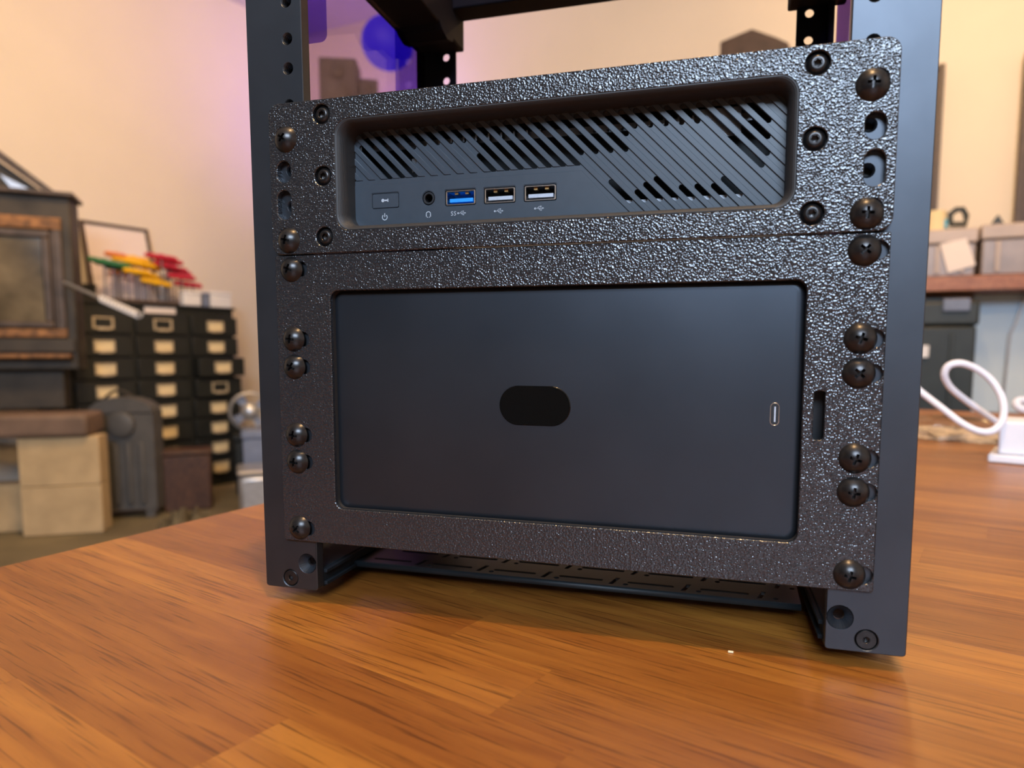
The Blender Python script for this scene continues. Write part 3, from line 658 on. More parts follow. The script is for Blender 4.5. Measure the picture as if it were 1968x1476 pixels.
# black steel drawer cabinet: three columns of card-label drawers
fr = FC; LC = (cB - cA); LC.z = 0; COL = LC.length / 2; PIT = 117
cab = empty('drawer_cabinet', fpt(fr, COL, -150, FLOOR), 'black steel drawer cabinet with three columns of cream card labels', 'cabinet')
z_row1 = Zat(627, 3660); s0, s1 = -COL * 0.55, 2 * COL + COL * 0.42
ztop = Zat(592, 3660)
g = G(); g.fbox(fr, s0, s1, -360, -14, FLOOR + 60, ztop); obj('body', g, m_cab, cab, bevel=4)
g = G(); g.fbox(fr, s0 - 8, s1 + 8, -366, 4, ztop, ztop + 14); obj('top', g, m_cab, cab, bevel=3)
g = G(); g.fbox(fr, s0 + 10, s1 - 10, -350, -20, FLOOR, FLOOR + 60); obj('plinth', g, m_cab, cab)
for c in range(3):
    for r in range(8):
        zc = z_row1 - r * PIT; sc = c * COL; pull = 0
        if c == 2 and r in (2, 3): pull = 60 if r == 2 else 22
        g = G(); g.fbox(fr, sc - COL * 0.46, sc + COL * 0.46, -14 if not pull else -60, 6 + pull, zc - 52, zc + 52)
        d = obj('drawer', g, m_cab, cab, bevel=3)
        hw2, hh = 50, 30
        g = G()
        for (a0, a1, b0, b1) in ((-hw2, hw2, hh - 9, hh), (-hw2, hw2, -hh, -hh + 9), (-hw2, -hw2 + 10, -hh + 9, hh - 9), (hw2 - 10, hw2, -hh + 9, hh - 9)):
            g.fbox(fr, sc + a0, sc + a1, 6 + pull, 13 + pull, zc + b0, zc + b1)
        g.fbox(fr, sc - 30, sc + 30, 8 + pull, 24 + pull, zc - hh - 6, zc - hh + 8)
        obj('label_holder', g, m_brass, d, bevel=1)
        if not ((c, r) in ((0, 0), (1, 0), (2, 3))):
            g = G(); g.fbox(fr, sc - hw2 + 9, sc + hw2 - 9, 6.2 + pull, 8.5 + pull, zc - hh + 8, zc + hh - 8); obj('card', g, m_card, d)
g = G(); g.fbox(fr, COL * 0.72, COL * 1.28, -14, -10, ztop - 38, ztop - 4); obj('name_plate', g, m_pale, cab, bevel=3)

# things standing on the cabinet
def on_top(u, t): # s coordinate on the cabinet for a pixel column u, at depth t behind the front plane
    A = fpt(fr, 0, t, 0); r0 = CAM; d = at(u, 600, 1000) - CAM; dd = Vector((d.x, d.y, 0))
    o, e = Vector((A.x, A.y, 0)), fr[1]
    k = ((o.x - r0.x) * e.y - (o.y - r0.y) * e.x) / (dd.x * e.y - dd.y * e.x); return (Vector((r0.x + dd.x * k, r0.y + dd.y * k, 0)) - o).dot(e)
ZC = ztop + 14
def zc_at(u, v, t):
    s = on_top(u, t); P = fpt(fr, s, t, 0); dep = (P - CAM).dot(fwd); 
    # solve height so that the point falls on row v
    lo, hi = -900, 1700
    for _ in range(40):
        m = (lo + hi) / 2; q = Vector((P.x, P.y, m)) - CAM; vv = PY - F * q.dot(up) / q.dot(fwd)
        if vv > v: lo = m
        else: hi = m
    return s, m
# leaning picture frame
pf = empty('picture_frame', fpt(fr, on_top(235, -300), -300, ZC), 'thin dark picture frame with pale sheet leaning on the wall above the drawers', 'picture frame')
sA, zA = zc_at(162, 422, -400); sB, _ = zc_at(290, 437, -400)
sA2 = sA; H = zA - ZC
def leanbox(g, a, b, h0, h1, th0, th1):
    # height runs up a plane leaning back from t=-250 at the bottom to t=-400 at the top
    P = lambda s_, h, th: fpt(fr, s_, -300 - 105 * h / H + th, ZC + h)
    g.add([P(a, h0, th0), P(b, h0, th0), P(b, h0, th1), P(a, h0, th1), P(a, h1, th0), P(b, h1, th0), P(b, h1, th1), P(a, h1, th1)],
          [(0, 3, 2, 1), (4, 5, 6, 7), (0, 1, 5, 4), (1, 2, 6, 5), (2, 3, 7, 6), (3, 0, 4, 7)])
W_ = sB - sA
for (a, b, h0, h1) in ((sA, sA + 16, 0, H), (sB - 16, sB, 0, H), (sA + 16, sB - 16, H - 16, H), (sA + 16, sB - 16, 0, 16)):
    g = G(); leanbox(g, a, b, h0, h1, 0, 18); obj('moulding', g, m_frame, pf)
g = G(); leanbox(g, sA + 16, sB - 16, 16, H - 16, 2, 8); obj('sheet', g, m_pale, pf)
# T-handled hex keys in a rack block
hb_ = empty('hex_key_stand', fpt(fr, on_top(270, -160), -160, ZC), 'low dark stand holding the coloured hex keys on the drawer cabinet', 'tool stand')
sL, sR = on_top(195, -110), on_top(378, -110)
g = G(); g.fbox(fr, sL, sR, -246, -78, ZC, ZC + 22); obj('base', g, m_frame, hb_, bevel=3)
keys = [('green', 205, 503, 48), ('green', 222, 508, 56), ('green', 238, 516, 52), ('orange', 228, 490, 34), ('orange', 232, 524, 26),
        ('yellow', 250, 500, 50), ('yellow', 262, 497, 54), ('yellow', 272, 506, 56), ('yellow', 284, 512, 54), ('yellow', 267, 522, 44), ('yellow', 279, 527, 50), ('yellow', 293, 533, 54), ('yellow', 303, 543, 52),
        ('red', 315, 494, 56), ('red', 330, 502, 50), ('red', 322, 510, 44), ('red', 338, 516, 50), ('red', 348, 524, 46), ('red', 352, 532, 50), ('red', 360, 546, 44), ('red', 372, 548, 36)]
keys.sort(key=lambda q: (q[0], q[1])); order = {}
tot = {k: sum(1 for q in keys if q[0] == k) for k in hcol}
ordn = ['nearest', 'second', 'third', 'fourth', 'fifth', 'sixth', 'seventh', 'eighth']
for i, (c, u, v, wpx) in enumerate(keys):
    t = -96 - (i % 5) * 33; s, z = zc_at(u, v, t); z = max(z, ZC + 60)
    k = order.get(c, 0); order[c] = k + 1
    o = empty('hex_key', fpt(fr, s, t, ZC), '%s %s-handled hex key from the stove end, upright on the drawer cabinet' % (('upper', 'lower')[k] if c == 'orange' else ordn[k] if k else 'first', c), 'hex key', 'coloured T-handle hex keys')
    hl = wpx / 1310 * 3700 / 2 * 1.15; ca = FC[1]; cz = random.uniform(-0.12, -0.02)
    g = G(); P0_ = fpt(fr, s, t, z); dv = Vector((ca.x, ca.y, cz)).normalized()
    prof = [(4, -hl), (12, -hl * 0.92), (15, -hl * 0.6), (14, -hl * 0.2), (19, 0), (14, hl * 0.2), (15, hl * 0.6), (12, hl * 0.92), (4, hl)]
    g.lathe(prof, P0_, dv, 12); obj('handle', g, m_h[c], o, smooth=True)
    g = G(); g.tube([P0_, fpt(fr, s, t, ZC + 6)], 3.6, 6); obj('shaft', g, m_shaft, o, smooth=True)
# small pale things at the right end of the cabinet top
def sbox(name, label, cat, u0, u1, v0, t0, t1, m, lid=None):
    s_0, s_1 = on_top(u0, t1), on_top(u1, t1); _, z = zc_at((u0 + u1) / 2, v0, t1)
    o = empty(name, fpt(fr, (s_0 + s_1) / 2, (t0 + t1) / 2, ZC), label, cat)
    g = G(); g.fbox(fr, s_0, s_1, t0, t1, ZC, ZC + (z - ZC) * 0.8); obj('body', g, m, o, bevel=6)
    g = G(); g.fbox(fr, s_0 - 3, s_1 + 3, t0 - 3, t1 + 3, ZC + (z - ZC) * 0.8 + 0.5, z); obj('lid', g, lid or m, o, bevel=4)
sbox('small_box', 'white low box beside the red hex keys on the drawer cabinet', 'box', 355, 388, 560, -70, -20, m_white)
sbox('small_tin', 'dark grey small tin between two white boxes on the drawer cabinet', 'tin', 391, 404, 563, -130, -60, m_bluebox)
sbox('storage_tub', 'white tub at the wall end of the drawer cabinet top', 'tub', 407, 446, 561, -210, -60, m_white)
sbox('jar', 'pale glass jar standing behind the low white box', 'jar', 312, 328, 528, -290, -255, m_alu)
sbox('parts_case', 'black low case between picture frame and green hex keys', 'case', 150, 188, 545, -285, -252, m_cab)

# cast iron stove
st = frame(at(0, 600, 3000), at(152, 600, 3120)); DS = 3060
zs = lambda v: Zat(v, DS)
LS = (at(152, 600, 3120) - at(0, 600, 3000)); LS.z = 0; LS = LS.length; px = LS / 152.0
sx_ = lambda u: u * px
stove = empty('wood_stove', fpt(st, sx_(-40), -250, zs(700)), 'brown cast iron wood stove with sooty glass door at the left edge', 'stove')
g = G(); g.fbox(st, sx_(-260), sx_(146), -190, -8, zs(715), zs(384)); obj('body', g, m_irond, stove, bevel=8)
g = G(); g.fbox(st, sx_(-270), sx_(156), -200, 30, zs(384), zs(376)); obj('top_plate', g, m_iron, stove, bevel=3)
# sloping lid standing open above the top plate
g = G(); P = lambda s_, t_, z_: fpt(st, s_, t_, z_)
for (t0, t1) in ((-60, -40),):
    g.loft([[P(sx_(-140), t0, zs(200)), P(sx_(118), t0, zs(374)), P(sx_(96), t0, zs(374)), P(sx_(-140), t0, zs(222))], [P(sx_(-140), t1, zs(200)), P(sx_(118), t1, zs(374)), P(sx_(96), t1, zs(374)), P(sx_(-140), t1, zs(222))]])
obj('lid_edge', g, m_iron, stove)
g = G(); g.loft([[P(sx_(-140), -190, zs(228)), P(sx_(92), -190, zs(374)), P(sx_(-140), -190, zs(374))], [P(sx_(-140), -80, zs(228)), P(sx_(92), -80, zs(374)), P(sx_(-140), -80, zs(374))]])
obj('sloping_hood', g, m_irond, stove)
g = G(); g.loft([[P(sx_(8), -78, zs(345)), P(sx_(70), -78, zs(372)), P(sx_(30), -78, zs(372))], [P(sx_(8), -70, zs(345)), P(sx_(70), -70, zs(372)), P(sx_(30), -70, zs(372))]]); obj('hood_bracket', g, m_alu, stove)
for (u0, u1, v0, v1, t, mm_, nm, bv) in ((-230, 127, 425, 447, 14, m_rust, 'door_rail', 3), (-230, 127, 636, 652, 16, m_rust, 'door_rail', 3), (110, 127, 447, 636, 16, m_iron, 'door_stile', 4),
                                        (-200, 104, 450, 464, 26, m_iron, 'glass_bead', 5), (-200, 104, 622, 634, 26, m_iron, 'glass_bead', 5), (88, 104, 464, 622, 26, m_iron, 'glass_bead', 5), (104.5, 109.5, 450, 634, 8, m_iron, 'door_seam', 1)):
    g = G(); g.fbox(st, sx_(u0), sx_(u1), -6, t, zs(v1), zs(v0)); obj(nm, g, mm_, stove, bevel=bv)
g = G(); g.fbox(st, sx_(-200), sx_(88), -6, 8, zs(622), zs(464)); obj('door_glass', g, m_soot, stove)
g = G(); g.fbox(st, sx_(-230), sx_(134), -6, 60, zs(692), zs(684)); obj('ash_lip', g, m_rust, stove, bevel=3)
g = G(); g.fbox(st, sx_(-230), sx_(140), -6, 12, zs(680), zs(655)); obj('lower_rail', g, m_irond, stove, bevel=3)
ha, hb2 = at(124, 543, 3050), at(268, 606, 2720); hm = ha.lerp(hb2, 0.52)
g = G(); g.tube([ha, hm, hb2], 8, 8); hd = obj('door_handle', g, m_alu, stove, smooth=True); hd['label'] = 'door handle lever'
g = G(); dh = (hb2 - hm); e1 = dh.orthogonal().normalized(); e2 = dh.normalized().cross(e1); n = 11 * 14
g.tube([hm + dh * (i / n) + (e1 * math.cos(2 * PI * i / 14) + e2 * math.sin(2 * PI * i / 14)) * 12 for i in range(n + 1)], 3.8, 6); sp_ = obj('spring_grip', g, m_white, hd, smooth=True); sp_['label'] = 'bright coil spring grip'
g = G(); g.fbox(st, sx_(-240), sx_(108), -190, -60, zs(792), zs(716)); obj('pedestal', g, m_irond, stove, bevel=6)
# slab and blocks under it
bf = frame(at(35, 900, 2880), at(192, 900, 2960)); LB = at(192, 900, 2960) - at(35, 900, 2880); LB.z = 0; bl = LB.length
DB = 2920; zb_ = lambda v: Zat(v, DB)
zsl1 = zs(792); zsl0 = zb_(842)
g = G(); g.fbox(bf, -bl * 1.9, bl * 0.9, -190, 30, zsl0, zsl1); props(obj('hearth_slab', g, m_slab, bevel=20, seg=3), 'brown rounded stone slab carrying the stove pedestal on cream blocks', 'slab')
hbk = (zsl0 - FLOOR) / 2
for i in range(2):
    lab = ('upper', 'lower')[1 - i]
    g = G(); g.fbox(bf, 0, bl, -110, 0, FLOOR + i * hbk + 1, FLOOR + (i + 1) * hbk - 1); props(obj('concrete_block', g, m_conc, bevel=4), '%s cream concrete block facing the table under the stove slab' % lab, 'block', 'cream blocks under the stove')
g = G(); g.fbox(bf, -bl * 1.6, -12, -240, -112, FLOOR, FLOOR + hbk * 0.98); props(obj('concrete_block', g, m_conc, bevel=4), 'cream concrete block set back in the shadow at the left edge', 'block', 'cream blocks under the stove')

# cast iron radiator end
rf = frame(at(172, 900, 3180), at(298, 900, 3230)); Lr = at(298, 900, 3230) - at(172, 900, 3180); Lr.z = 0; rl = Lr.length; DR = 3200; zr = lambda v: Zat(v, DR)
rad = empty('radiator', fpt(rf, rl / 2, -100, FLOOR), 'dark grey cast iron radiator with round cap before the drawer cabinet', 'radiator')
ztr = zr(766)
def sect(g, s_a, s_b, t0, t1, inset_=0):
    pl = [(s_a + inset_, FLOOR + 40), (s_b - inset_, FLOOR + 40), (s_b - inset_, ztr - 70)]
    for k in range(9):
        a = math.radians(0 + 180 * k / 8); cx = (s_a + s_b) / 2; pl.append((cx + ((s_b - s_a) / 2 - inset_) * math.cos(a), ztr - 75 + (75 - inset_ * 0.5) * math.sin(a)))
    pl.append((s_a + inset_, ztr - 70)); g.loft([[fpt(rf, a, t0, z) for a, z in pl], [fpt(rf, a, t1, z) for a, z in pl]])
for k in range(2):
    g = G(); sect(g, 0, rl, -60 - k * 62, -6 - k * 62, 0); obj('section', g, m_rad, rad, bevel=14, seg=3)
for i in range(4):
    a = rl * (0.2 + 0.2 * i); g = G(); g.fbox(rf, a - 12, a + 12, -8, 8, FLOOR + 70, ztr - 215); obj('rib', g, m_rad, rad, bevel=8, seg=3)
g = G(); g.lathe([(60, -8), (60, 16), (50, 22), (20, 24)], fpt(rf, rl * 0.52, 0, zr(818)), rf[2], 24); obj('cap', g, m_rad, rad, bevel=2)
for a in (0.12, 0.88):
    g = G(); g.fbox(rf, rl * a - 20, rl * a + 20, -60, -10, FLOOR, FLOOR + 45); obj('foot', g, m_rad, rad, bevel=3)
g = G(); g.tube([fpt(rf, rl * (0.02 + 0.55 * k / 10), -150, ztr - 30 + 55 * math.sin(PI * k / 10)) for k in range(11)], 7, 8); obj('wire_handle', g, m_irond, rad, smooth=True)
# wooden box, metal case, tub, round fan by the cabinet foot
def fthing(name, label, cat, u0, u1, v0, v1, d0, d1, dep, m, lidm=None, bev=8, floor=True, lid=0.12):
    f = frame(at(u0, 900, d0), at(u1, 900, d1)); L_ = at(u1, 900, d1) - at(u0, 900, d0); L_.z = 0; l = L_.length; dm = (d0 + d1) / 2
    z1 = Zat(v0, dm); z0 = FLOOR if floor else Zat(v1, dm)
    o = empty(name, fpt(f, l / 2, -dep / 2, z0), label, cat)
    g = G(); g.fbox(f, 0, l, -dep, 0, z0, z1 - (z1 - z0) * lid); obj('body', g, m, o, bevel=bev)
    g = G(); g.fbox(f, -6, l + 6, -dep - 6, 8, z1 - (z1 - z0) * lid + 1, z1); obj('lid', g, lidm or m, o, bevel=bev)
    return o, f, l, z0, z1
fthing('wooden_box', 'reddish-brown wooden box on the floor between radiator and metal case', 'box', 312, 405, 868, 990, 3330, 3420, 160, m_crate, lid=0.08)
fthing('metal_case', 'silver metal case on the floor beside the rack post', 'case', 457, 540, 905, 980, 3250, 3330, 240, m_alu, bev=22)
fthing('plastic_tub', 'slate blue plastic tub behind the silver metal case', 'tub', 468, 520, 828, 900, 3560, 3600, 160, m_bluebox)
o, f, l, z0, z1 = fthing('stool', 'black low stool carrying the round fan beside the drawers', 'stool', 452, 520, 835, 900, 3760, 3800, 200, m_cab)
fan = empty('desk_fan', fpt(f, l * 0.4, -80, z1), 'dark grey round desk fan with pale rim beside the drawer cabinet', 'fan')
fc = fpt(f, l * 0.42, -60, z1 + 120); nn = (CAM - fc).normalized()
g = G(); g.lathe([(100, -30), (112, -8), (112, 12), (96, 22), (96, -20)], fc, nn, 24, cap=False); obj('cage', g, m_alu, fan, smooth=True)
g = G(); g.lathe([(40, -40), (48, 10), (30, 26), (5, 30)], fc, nn, 16); obj('hub', g, m_alu, fan, smooth=True)
for k in range(4):
    g = G(); a = nn.orthogonal().normalized(); b_ = nn.cross(a); an = k * PI / 2; r1 = a * math.cos(an) + b_ * math.sin(an); r2 = nn.cross(r1)
    g.loft([[fc + r1 * 40 - r2 * 18, fc + r1 * 92 - r2 * 30, fc + r1 * 92 + r2 * 22, fc + r1 * 40 + r2 * 14], [fc + nn * 4 + r1 * 40 - r2 * 18, fc + nn * 10 + r1 * 92 - r2 * 30, fc + nn * 0 + r1 * 92 + r2 * 22, fc + nn * 4 + r1 * 40 + r2 * 14]]); obj('blade', g, m_bluebox, fan)
g = G(); g.lathe([(60, 0), (60, 8), (14, 14), (12, 30)], fpt(f, l * 0.42, -90, z1), n=20); obj('stand', g, m_cab, fan)
# crumpled canvas on the floor past the table edge
def canvas(name, label, cat, u0, u1, v0, d0, d1, seed, hgt):
    random.seed(seed); g = G(); A = at(u0, v0, d0); B = at(u1, v0, d1); A.z = B.z = 0; d = B - A; n = Vector((d.y, -d.x, 0)).normalized(); 
    if n.dot(CAM - A) < 0: n = -n
    nu, nv = 26, 12; vs = []
    for i in range(nu + 1):
        for j in range(nv + 1):
            e = max(0, math.sin(PI * i / nu)) ** 0.4 * max(0, math.sin(PI * j / nv)) ** 0.6
            vs.append(A + d * (i / nu) + n * (420 * j / nv - 120) + Vector((0, 0, FLOOR + 2 + hgt * e * (0.6 + 0.4 * math.sin(i * 1.1 + 2 * math.sin(j * 0.8)) * math.cos(j * 0.9 + i * 0.3)))))
    fs = [(i * (nv + 1) + j, (i + 1) * (nv + 1) + j, (i + 1) * (nv + 1) + j + 1, i * (nv + 1) + j + 1) for i in range(nu) for j in range(nv)]
    g.add(vs, fs); o = obj(name, g, m_cloth, smooth=True); so = o.modifiers.new('thick', 'SOLIDIFY'); so.thickness = 0.006; props(o, label, cat)
canvas('canvas_sheet', 'olive canvas sheet crumpled on the floor below the radiator', 'cloth', 300, 420, 985, 2950, 3050, 3, 130)
canvas('canvas_sheet', 'olive canvas sheet lying flat before the concrete blocks', 'cloth', 40, 240, 1075, 2350, 2450, 4, 40)

# ---------------------------------------------------------------- behind the rack: moon lamp, dark boxes
m_moon = mat('blue_moon_lamp', (0.01, 0.008, 0.05), 0.6, noise=(12, 0.3), emis=((0.055, 0.02, 1.0), 0.85))
mo = empty('moon_lamp', at(745, 83, 3500) - Vector((0, 0, 131)), 'glowing blue moon globe lamp seen through the smoked panel', 'lamp')
g = G(); c = at(745, 83, 3500); Rm = 131
g.lathe([(Rm * math.sin(PI * i / 20), -Rm * math.cos(PI * i / 20)) for i in range(21)], c, n=32); obj('globe', g, m_moon, mo, smooth=True)
g = G(); g.lathe([(22, 0), (26, 24), (10, 34)], c + Vector((0, 0, Rm - 4)), n=16); obj('cap', g, m_cab, mo)
g = G(); g.tube([c + Vector((0, 0, Rm + 25)), Vector((c.x, c.y, CEIL - 1))], 3, 6); obj('cord', g, m_cab, mo)
# tall dark shelf unit hidden by the rack, with two speakers on top
m_spk = mat('dark_speaker_cabinet', (0.03, 0.028, 0.035), 0.6, noise=(12, 0.2))
uf = frame(at(560, 300, 3600), at(800, 300, 3900)); U = at(800, 300, 3900) - at(560, 300, 3600); U.z = 0; ul_ = U.length; zu = Zat(230, 3700)
un = empty('shelf_unit', fpt(uf, ul_ / 2, -150, FLOOR), 'tall dark shelf unit behind the rack below the moon lamp', 'shelf unit')
for a in (0, ul_ - 24):
    g = G(); g.fbox(uf, a, a + 24, -300, 0, FLOOR, zu - 25); obj('side_board', g, m_frame, un, bevel=2)
for k in range(6):
    z = FLOOR + 60 + (zu - FLOOR - 86) * k / 5; g = G(); g.fbox(uf, 25 if k < 5 else -4, ul_ - 25 if k < 5 else ul_ + 4, -300, 0 if k < 5 else 4, z, z + 25 if k < 5 else zu); obj('shelf', g, m_frame, un, bevel=2)
g = G(); g.fbox(uf, 25, ul_ - 25, -299, -290, FLOOR + 60, zu - 30); obj('back_board', g, m_frame, un)
for (ua, ub, v0, lab) in ((614, 686, 118, 'larger'), (692, 727, 146, 'smaller')):
    f2 = frame(at(ua, 200, 3640 + (ua - 614)), at(ub, 200, 3660 + (ua - 614))); L2 = at(ub, 200, 3660 + (ua - 614)) - at(ua, 200, 3640 + (ua - 614)); L2.z = 0; z1 = Zat(v0, 3650)
    sp = empty('speaker', fpt(f2, L2.length / 2, -80, zu), '%s dark square speaker silhouetted under the moon lamp' % lab, 'speaker')
    g = G(); g.fbox(f2, 0, L2.length, -170, 0, zu + 0.5, z1); obj('cabinet', g, m_spk, sp, bevel=8)
    for (zz, rr) in ((0.34, 0.36), (0.75, 0.2)):
        g = G(); g.lathe([(L2.length * rr, 0), (L2.length * rr, 6), (L2.length * rr * 0.8, 3), (L2.length * rr * 0.3, -2)], fpt(f2, L2.length / 2, 1, zu + (z1 - zu) * zz), f2[2], 20); obj('driver', g, m_dark, sp)

# ---------------------------------------------------------------- right side: wall shelf and what is on and below it
m_bin = mat('cloudy_clear_plastic', (0.30, 0.25, 0.24), 0.35, noise=(7, 0.25, 4))
m_binrim = mat('pale_bin_rim', (0.46, 0.37, 0.32), 0.4, noise=(7, 0.12))
m_tool = mat('black_toolbox_plastic', (0.022, 0.030, 0.032), 0.5, noise=(10, 0.2))
m_orange = mat('warm_tan_wood', (0.55, 0.30, 0.10), 0.45, noise=(8, 0.1))
sh_d = 2900; sf = (at(1880, 555, sh_d), bx, -by); zsh0, zsh1 = Zat(556, sh_d), Zat(528, sh_d)
shf = empty('hanging_shelf', fpt(sf, 0, -250, zsh0), 'long brown wooden wall shelf carrying clear storage bins', 'shelf')
g = G(); g.fbox(sf, -2100, 900, -430, 0, zsh0, zsh1); obj('shelf_board', g, m_shelfw, shf, bevel=3)
for a in (-1500, -640, 700):
    g = G(); g.fbox(sf, a, a + 30, -430, -60, zsh0 - 30, zsh0 - 1); g.fbox(sf, a, a + 30, -430, -400, zsh0 - 160, zsh0 - 31); obj('bracket', g, m_cab, shf)
p2 = sh_d / F
for (u0, u1, v0, lab, lbl) in ((1700, 1876, 436, 'cloudy clear storage bin with tilted paper label on the wall shelf', True), (1880, 2090, 432, 'cloudy clear storage bin at the right edge of the wall shelf', False)):
    a, b_ = (u0 - 1880) * p2, (u1 - 1880) * p2; z1 = Zat(v0, sh_d)
    o = empty('storage_bin', fpt(sf, (a + b_) / 2, -180, zsh1), lab, 'bin')
    g = G(); g.fbox(sf, a + 6, b_ - 6, -340, -20, zsh1, z1 - 62); obj('tub', g, m_bin, o, bevel=8)
    g = G(); g.fbox(sf, a, b_, -350, -10, z1 - 61, z1); obj('lid', g, m_binrim, o, bevel=6)
    for k in range(4):
        q = a + (b_ - a) * (0.14 + 0.24 * k); g = G(); g.fbox(sf, q - 9, q + 9, -22, -12, zsh1 + 14, z1 - 70); obj('rib', g, m_binrim, o, bevel=3)
    if lbl:
        g = G(); P = lambda u, v: fpt(sf, (u - 1880) * p2, -10, Zat(v, sh_d)); q = [P(1812, 465), P(1856, 456), P(1874, 508), P(1828, 521)]
        g.loft([q, [x + sf[2] * 2 for x in q]]); obj('paper_label', g, m_pale, o)
# tape-measure like tool and a cream roll on the left bin, dark wedge on the right bin
zl = Zat(436, sh_d); m_teal = mat('teal_plastic', (0.03, 0.30, 0.45), 0.4, noise=(20, 0.05))
ta = empty('tape_dispenser', fpt(sf, (1835 - 1880) * p2, -100, zl), 'black and teal tape gun lying on the left clear bin', 'tool')
def hit(fr_, t, u, v):
    o_, d_, n_ = fr_; o_ = o_ + n_ * t; r_ = at(u, v, 1000) - CAM; k_ = (o_ - CAM).dot(n_) / r_.dot(n_); return CAM + r_ * k_
P = lambda u, v, t=-100: hit(sf, t, u, v)
g = G(); g.tube([P(1826, 412), P(1838, 403), P(1850, 402), P(1857, 414), P(1855, 430), P(1828, 431)], 13, 8, closed=True); obj('loop_handle', g, m_tool, ta, smooth=True)
g = G(); g.fbox(sf, (1806 - 1880) * p2, (1826 - 1880) * p2, -130, -70, Zat(432, sh_d), Zat(412, sh_d)); obj('blade_housing', g, m_teal, ta, bevel=6)
g = G(); g.fbox(sf, (1822 - 1880) * p2, (1858 - 1880) * p2, -130, -70, zl + 0.5, Zat(430, sh_d)); obj('base', g, m_tool, ta, bevel=2)
g = G(); g.lathe([(20, 0), (44, 0), (46, 14), (44, 90), (20, 90)], Vector((P(1796, 436).x, P(1796, 436).y, zl + 0.5)), (0, 0, 1), 20); props(obj('tape_roll', g, m_card, smooth=True), 'cream roll of tape standing left of the teal tape gun', 'tape')
g = G(); q = [P(1900, 432), P(1926, 432), P(1914, 417)]; q[0].z = q[1].z = Zat(432, sh_d) + 1; g.loft([q, [x + sf[2] * 60 for x in q]]); props(obj('wedge', g, m_tool), 'small black wedge standing on the right clear bin', 'wedge')
# black angular case further left on the shelf
g = G(); q = [hit(sf, -300, u, v) for u, v in ((1393, 230), (1522, 230), (1522, 106), (1498, 95), (1453, 79), (1394, 103))]
q[0].z = q[1].z = zsh1 + 1; g.loft([q, [x + sf[2] * 150 for x in q]]); props(obj('angular_case', g, m_frame, bevel=6), 'dark pointed case peeking over the upper faceplate against the wall', 'case')
# tall dark panels against the wall
for (u0, u1, v0, lab) in ((1700, 1822, 118, 'tall dark framed panel against wall, edge beside the rack post'), (1955, 2050, 118, 'tall dark framed panel standing at the right picture edge')):
    a, b_ = (u0 - 1880) * p2 * 1.07, (u1 - 1880) * p2 * 1.07; z1 = Zat(v0, sh_d * 1.1)
    pn = empty('framed_panel', fpt(sf, (a + b_) / 2, -415, zsh1), lab, 'panel')
    g = G(); g.fbox(sf, a + 25, b_ - 25, -425, -410, zsh1 + 25, z1 - 25); obj('panel', g, m_frame, pn)
    for (c0, c1, d0, d1) in ((a, a + 25, zsh1, z1), (b_ - 25, b_, zsh1, z1), (a + 25, b_ - 25, z1 - 25, z1), (a + 25, b_ - 25, zsh1, zsh1 + 25)):
        g = G(); g.fbox(sf, c0, c1, -428, -395, d0, d1); obj('frame_bar', g, m_frame, pn, bevel=2)
# bench with toolbox below the shelf
zbn = Zat(800, 2860)
bn = empty('bench', fpt(sf, -100, -150, FLOOR), 'low dark bench behind the table under the wall shelf', 'bench')
g = G(); g.fbox(sf, -1300, 900, -430, 200, zbn - 40, zbn); obj('bench_top', g, m_frame, bn, bevel=3)
for a in (-1280, 820):
    for t in (-400, 130):
        g = G(); g.fbox(sf, a, a + 60, t, t + 60, FLOOR, zbn - 41); obj('leg', g, m_frame, bn)
tb = empty('toolbox', fpt(sf, (1790 - 1880) * p2, -60, zbn), 'black plastic toolbox with white latch below the wall shelf', 'toolbox')
a, b_ = (1690 - 1880) * p2, 0; z1 = Zat(563, 2870)
g = G(); g.fbox(sf, a, b_ - 4, -260, 60, zbn + 0.5, zbn + (z1 - zbn) * 0.74); obj('body', g, m_tool, tb, bevel=10)
g = G(); g.fbox(sf, a - 6, b_ + 4, -266, 66, zbn + (z1 - zbn) * 0.745, z1 - 30); obj('lid', g, m_tool, tb, bevel=12)
g = G(); g.fbox(sf, a + 120, b_ - 120, -130, -70, z1 - 29, z1 - 4); obj('carry_handle', g, m_tool, tb, bevel=6)
for u in (1720, 1842):
    g = G(); q = (u - 1880) * p2; g.fbox(sf, q - 50, q + 50, 67, 84, Zat(596, 2860), Zat(572, 2860)); obj('latch', g, m_bluebox, tb, bevel=4)
g = G(); q = (1785 - 1880) * p2; g.fbox(sf, q - 34, q + 34, 61, 78, Zat(686, 2860), Zat(662, 2860)); obj('latch', g, m_white, tb, bevel=3)['label'] = 'white latch'
for k in range(3):
    g = G(); q = a + 50 + k * 135; g.fbox(sf, q, q + 18, 61, 70, zbn + 30, zbn + (z1 - zbn) * 0.68); obj('rib', g, m_tool, tb, bevel=3)
g = G(); g.fbox(sf, 14, 560, -250, -228, zbn + 0.5, zsh0 - 4); props(obj('daylight_tint_board', g, mat('cool_daylight_tint', (0.62, 0.74, 0.84), 0.6, noise=(3, 0.03)), bevel=2), 'added board tinted like cool daylight on the wall, under the shelf right of the toolbox', 'board')  # board added over bare wall; its blue-grey stands for cool daylight
g = G(); cc_ = [fpt(sf, (1952 - 1880) * p2, -215, Zat(640, 3010)), fpt(sf, (1949 - 1880) * p2, -215, Zat(720, 3010)), fpt(sf, (1946 - 1880) * p2, -215, Zat(788, 3010))]
top_ = fpt(sf, (1975 - 1880) * p2, -215, zsh0 - 2)
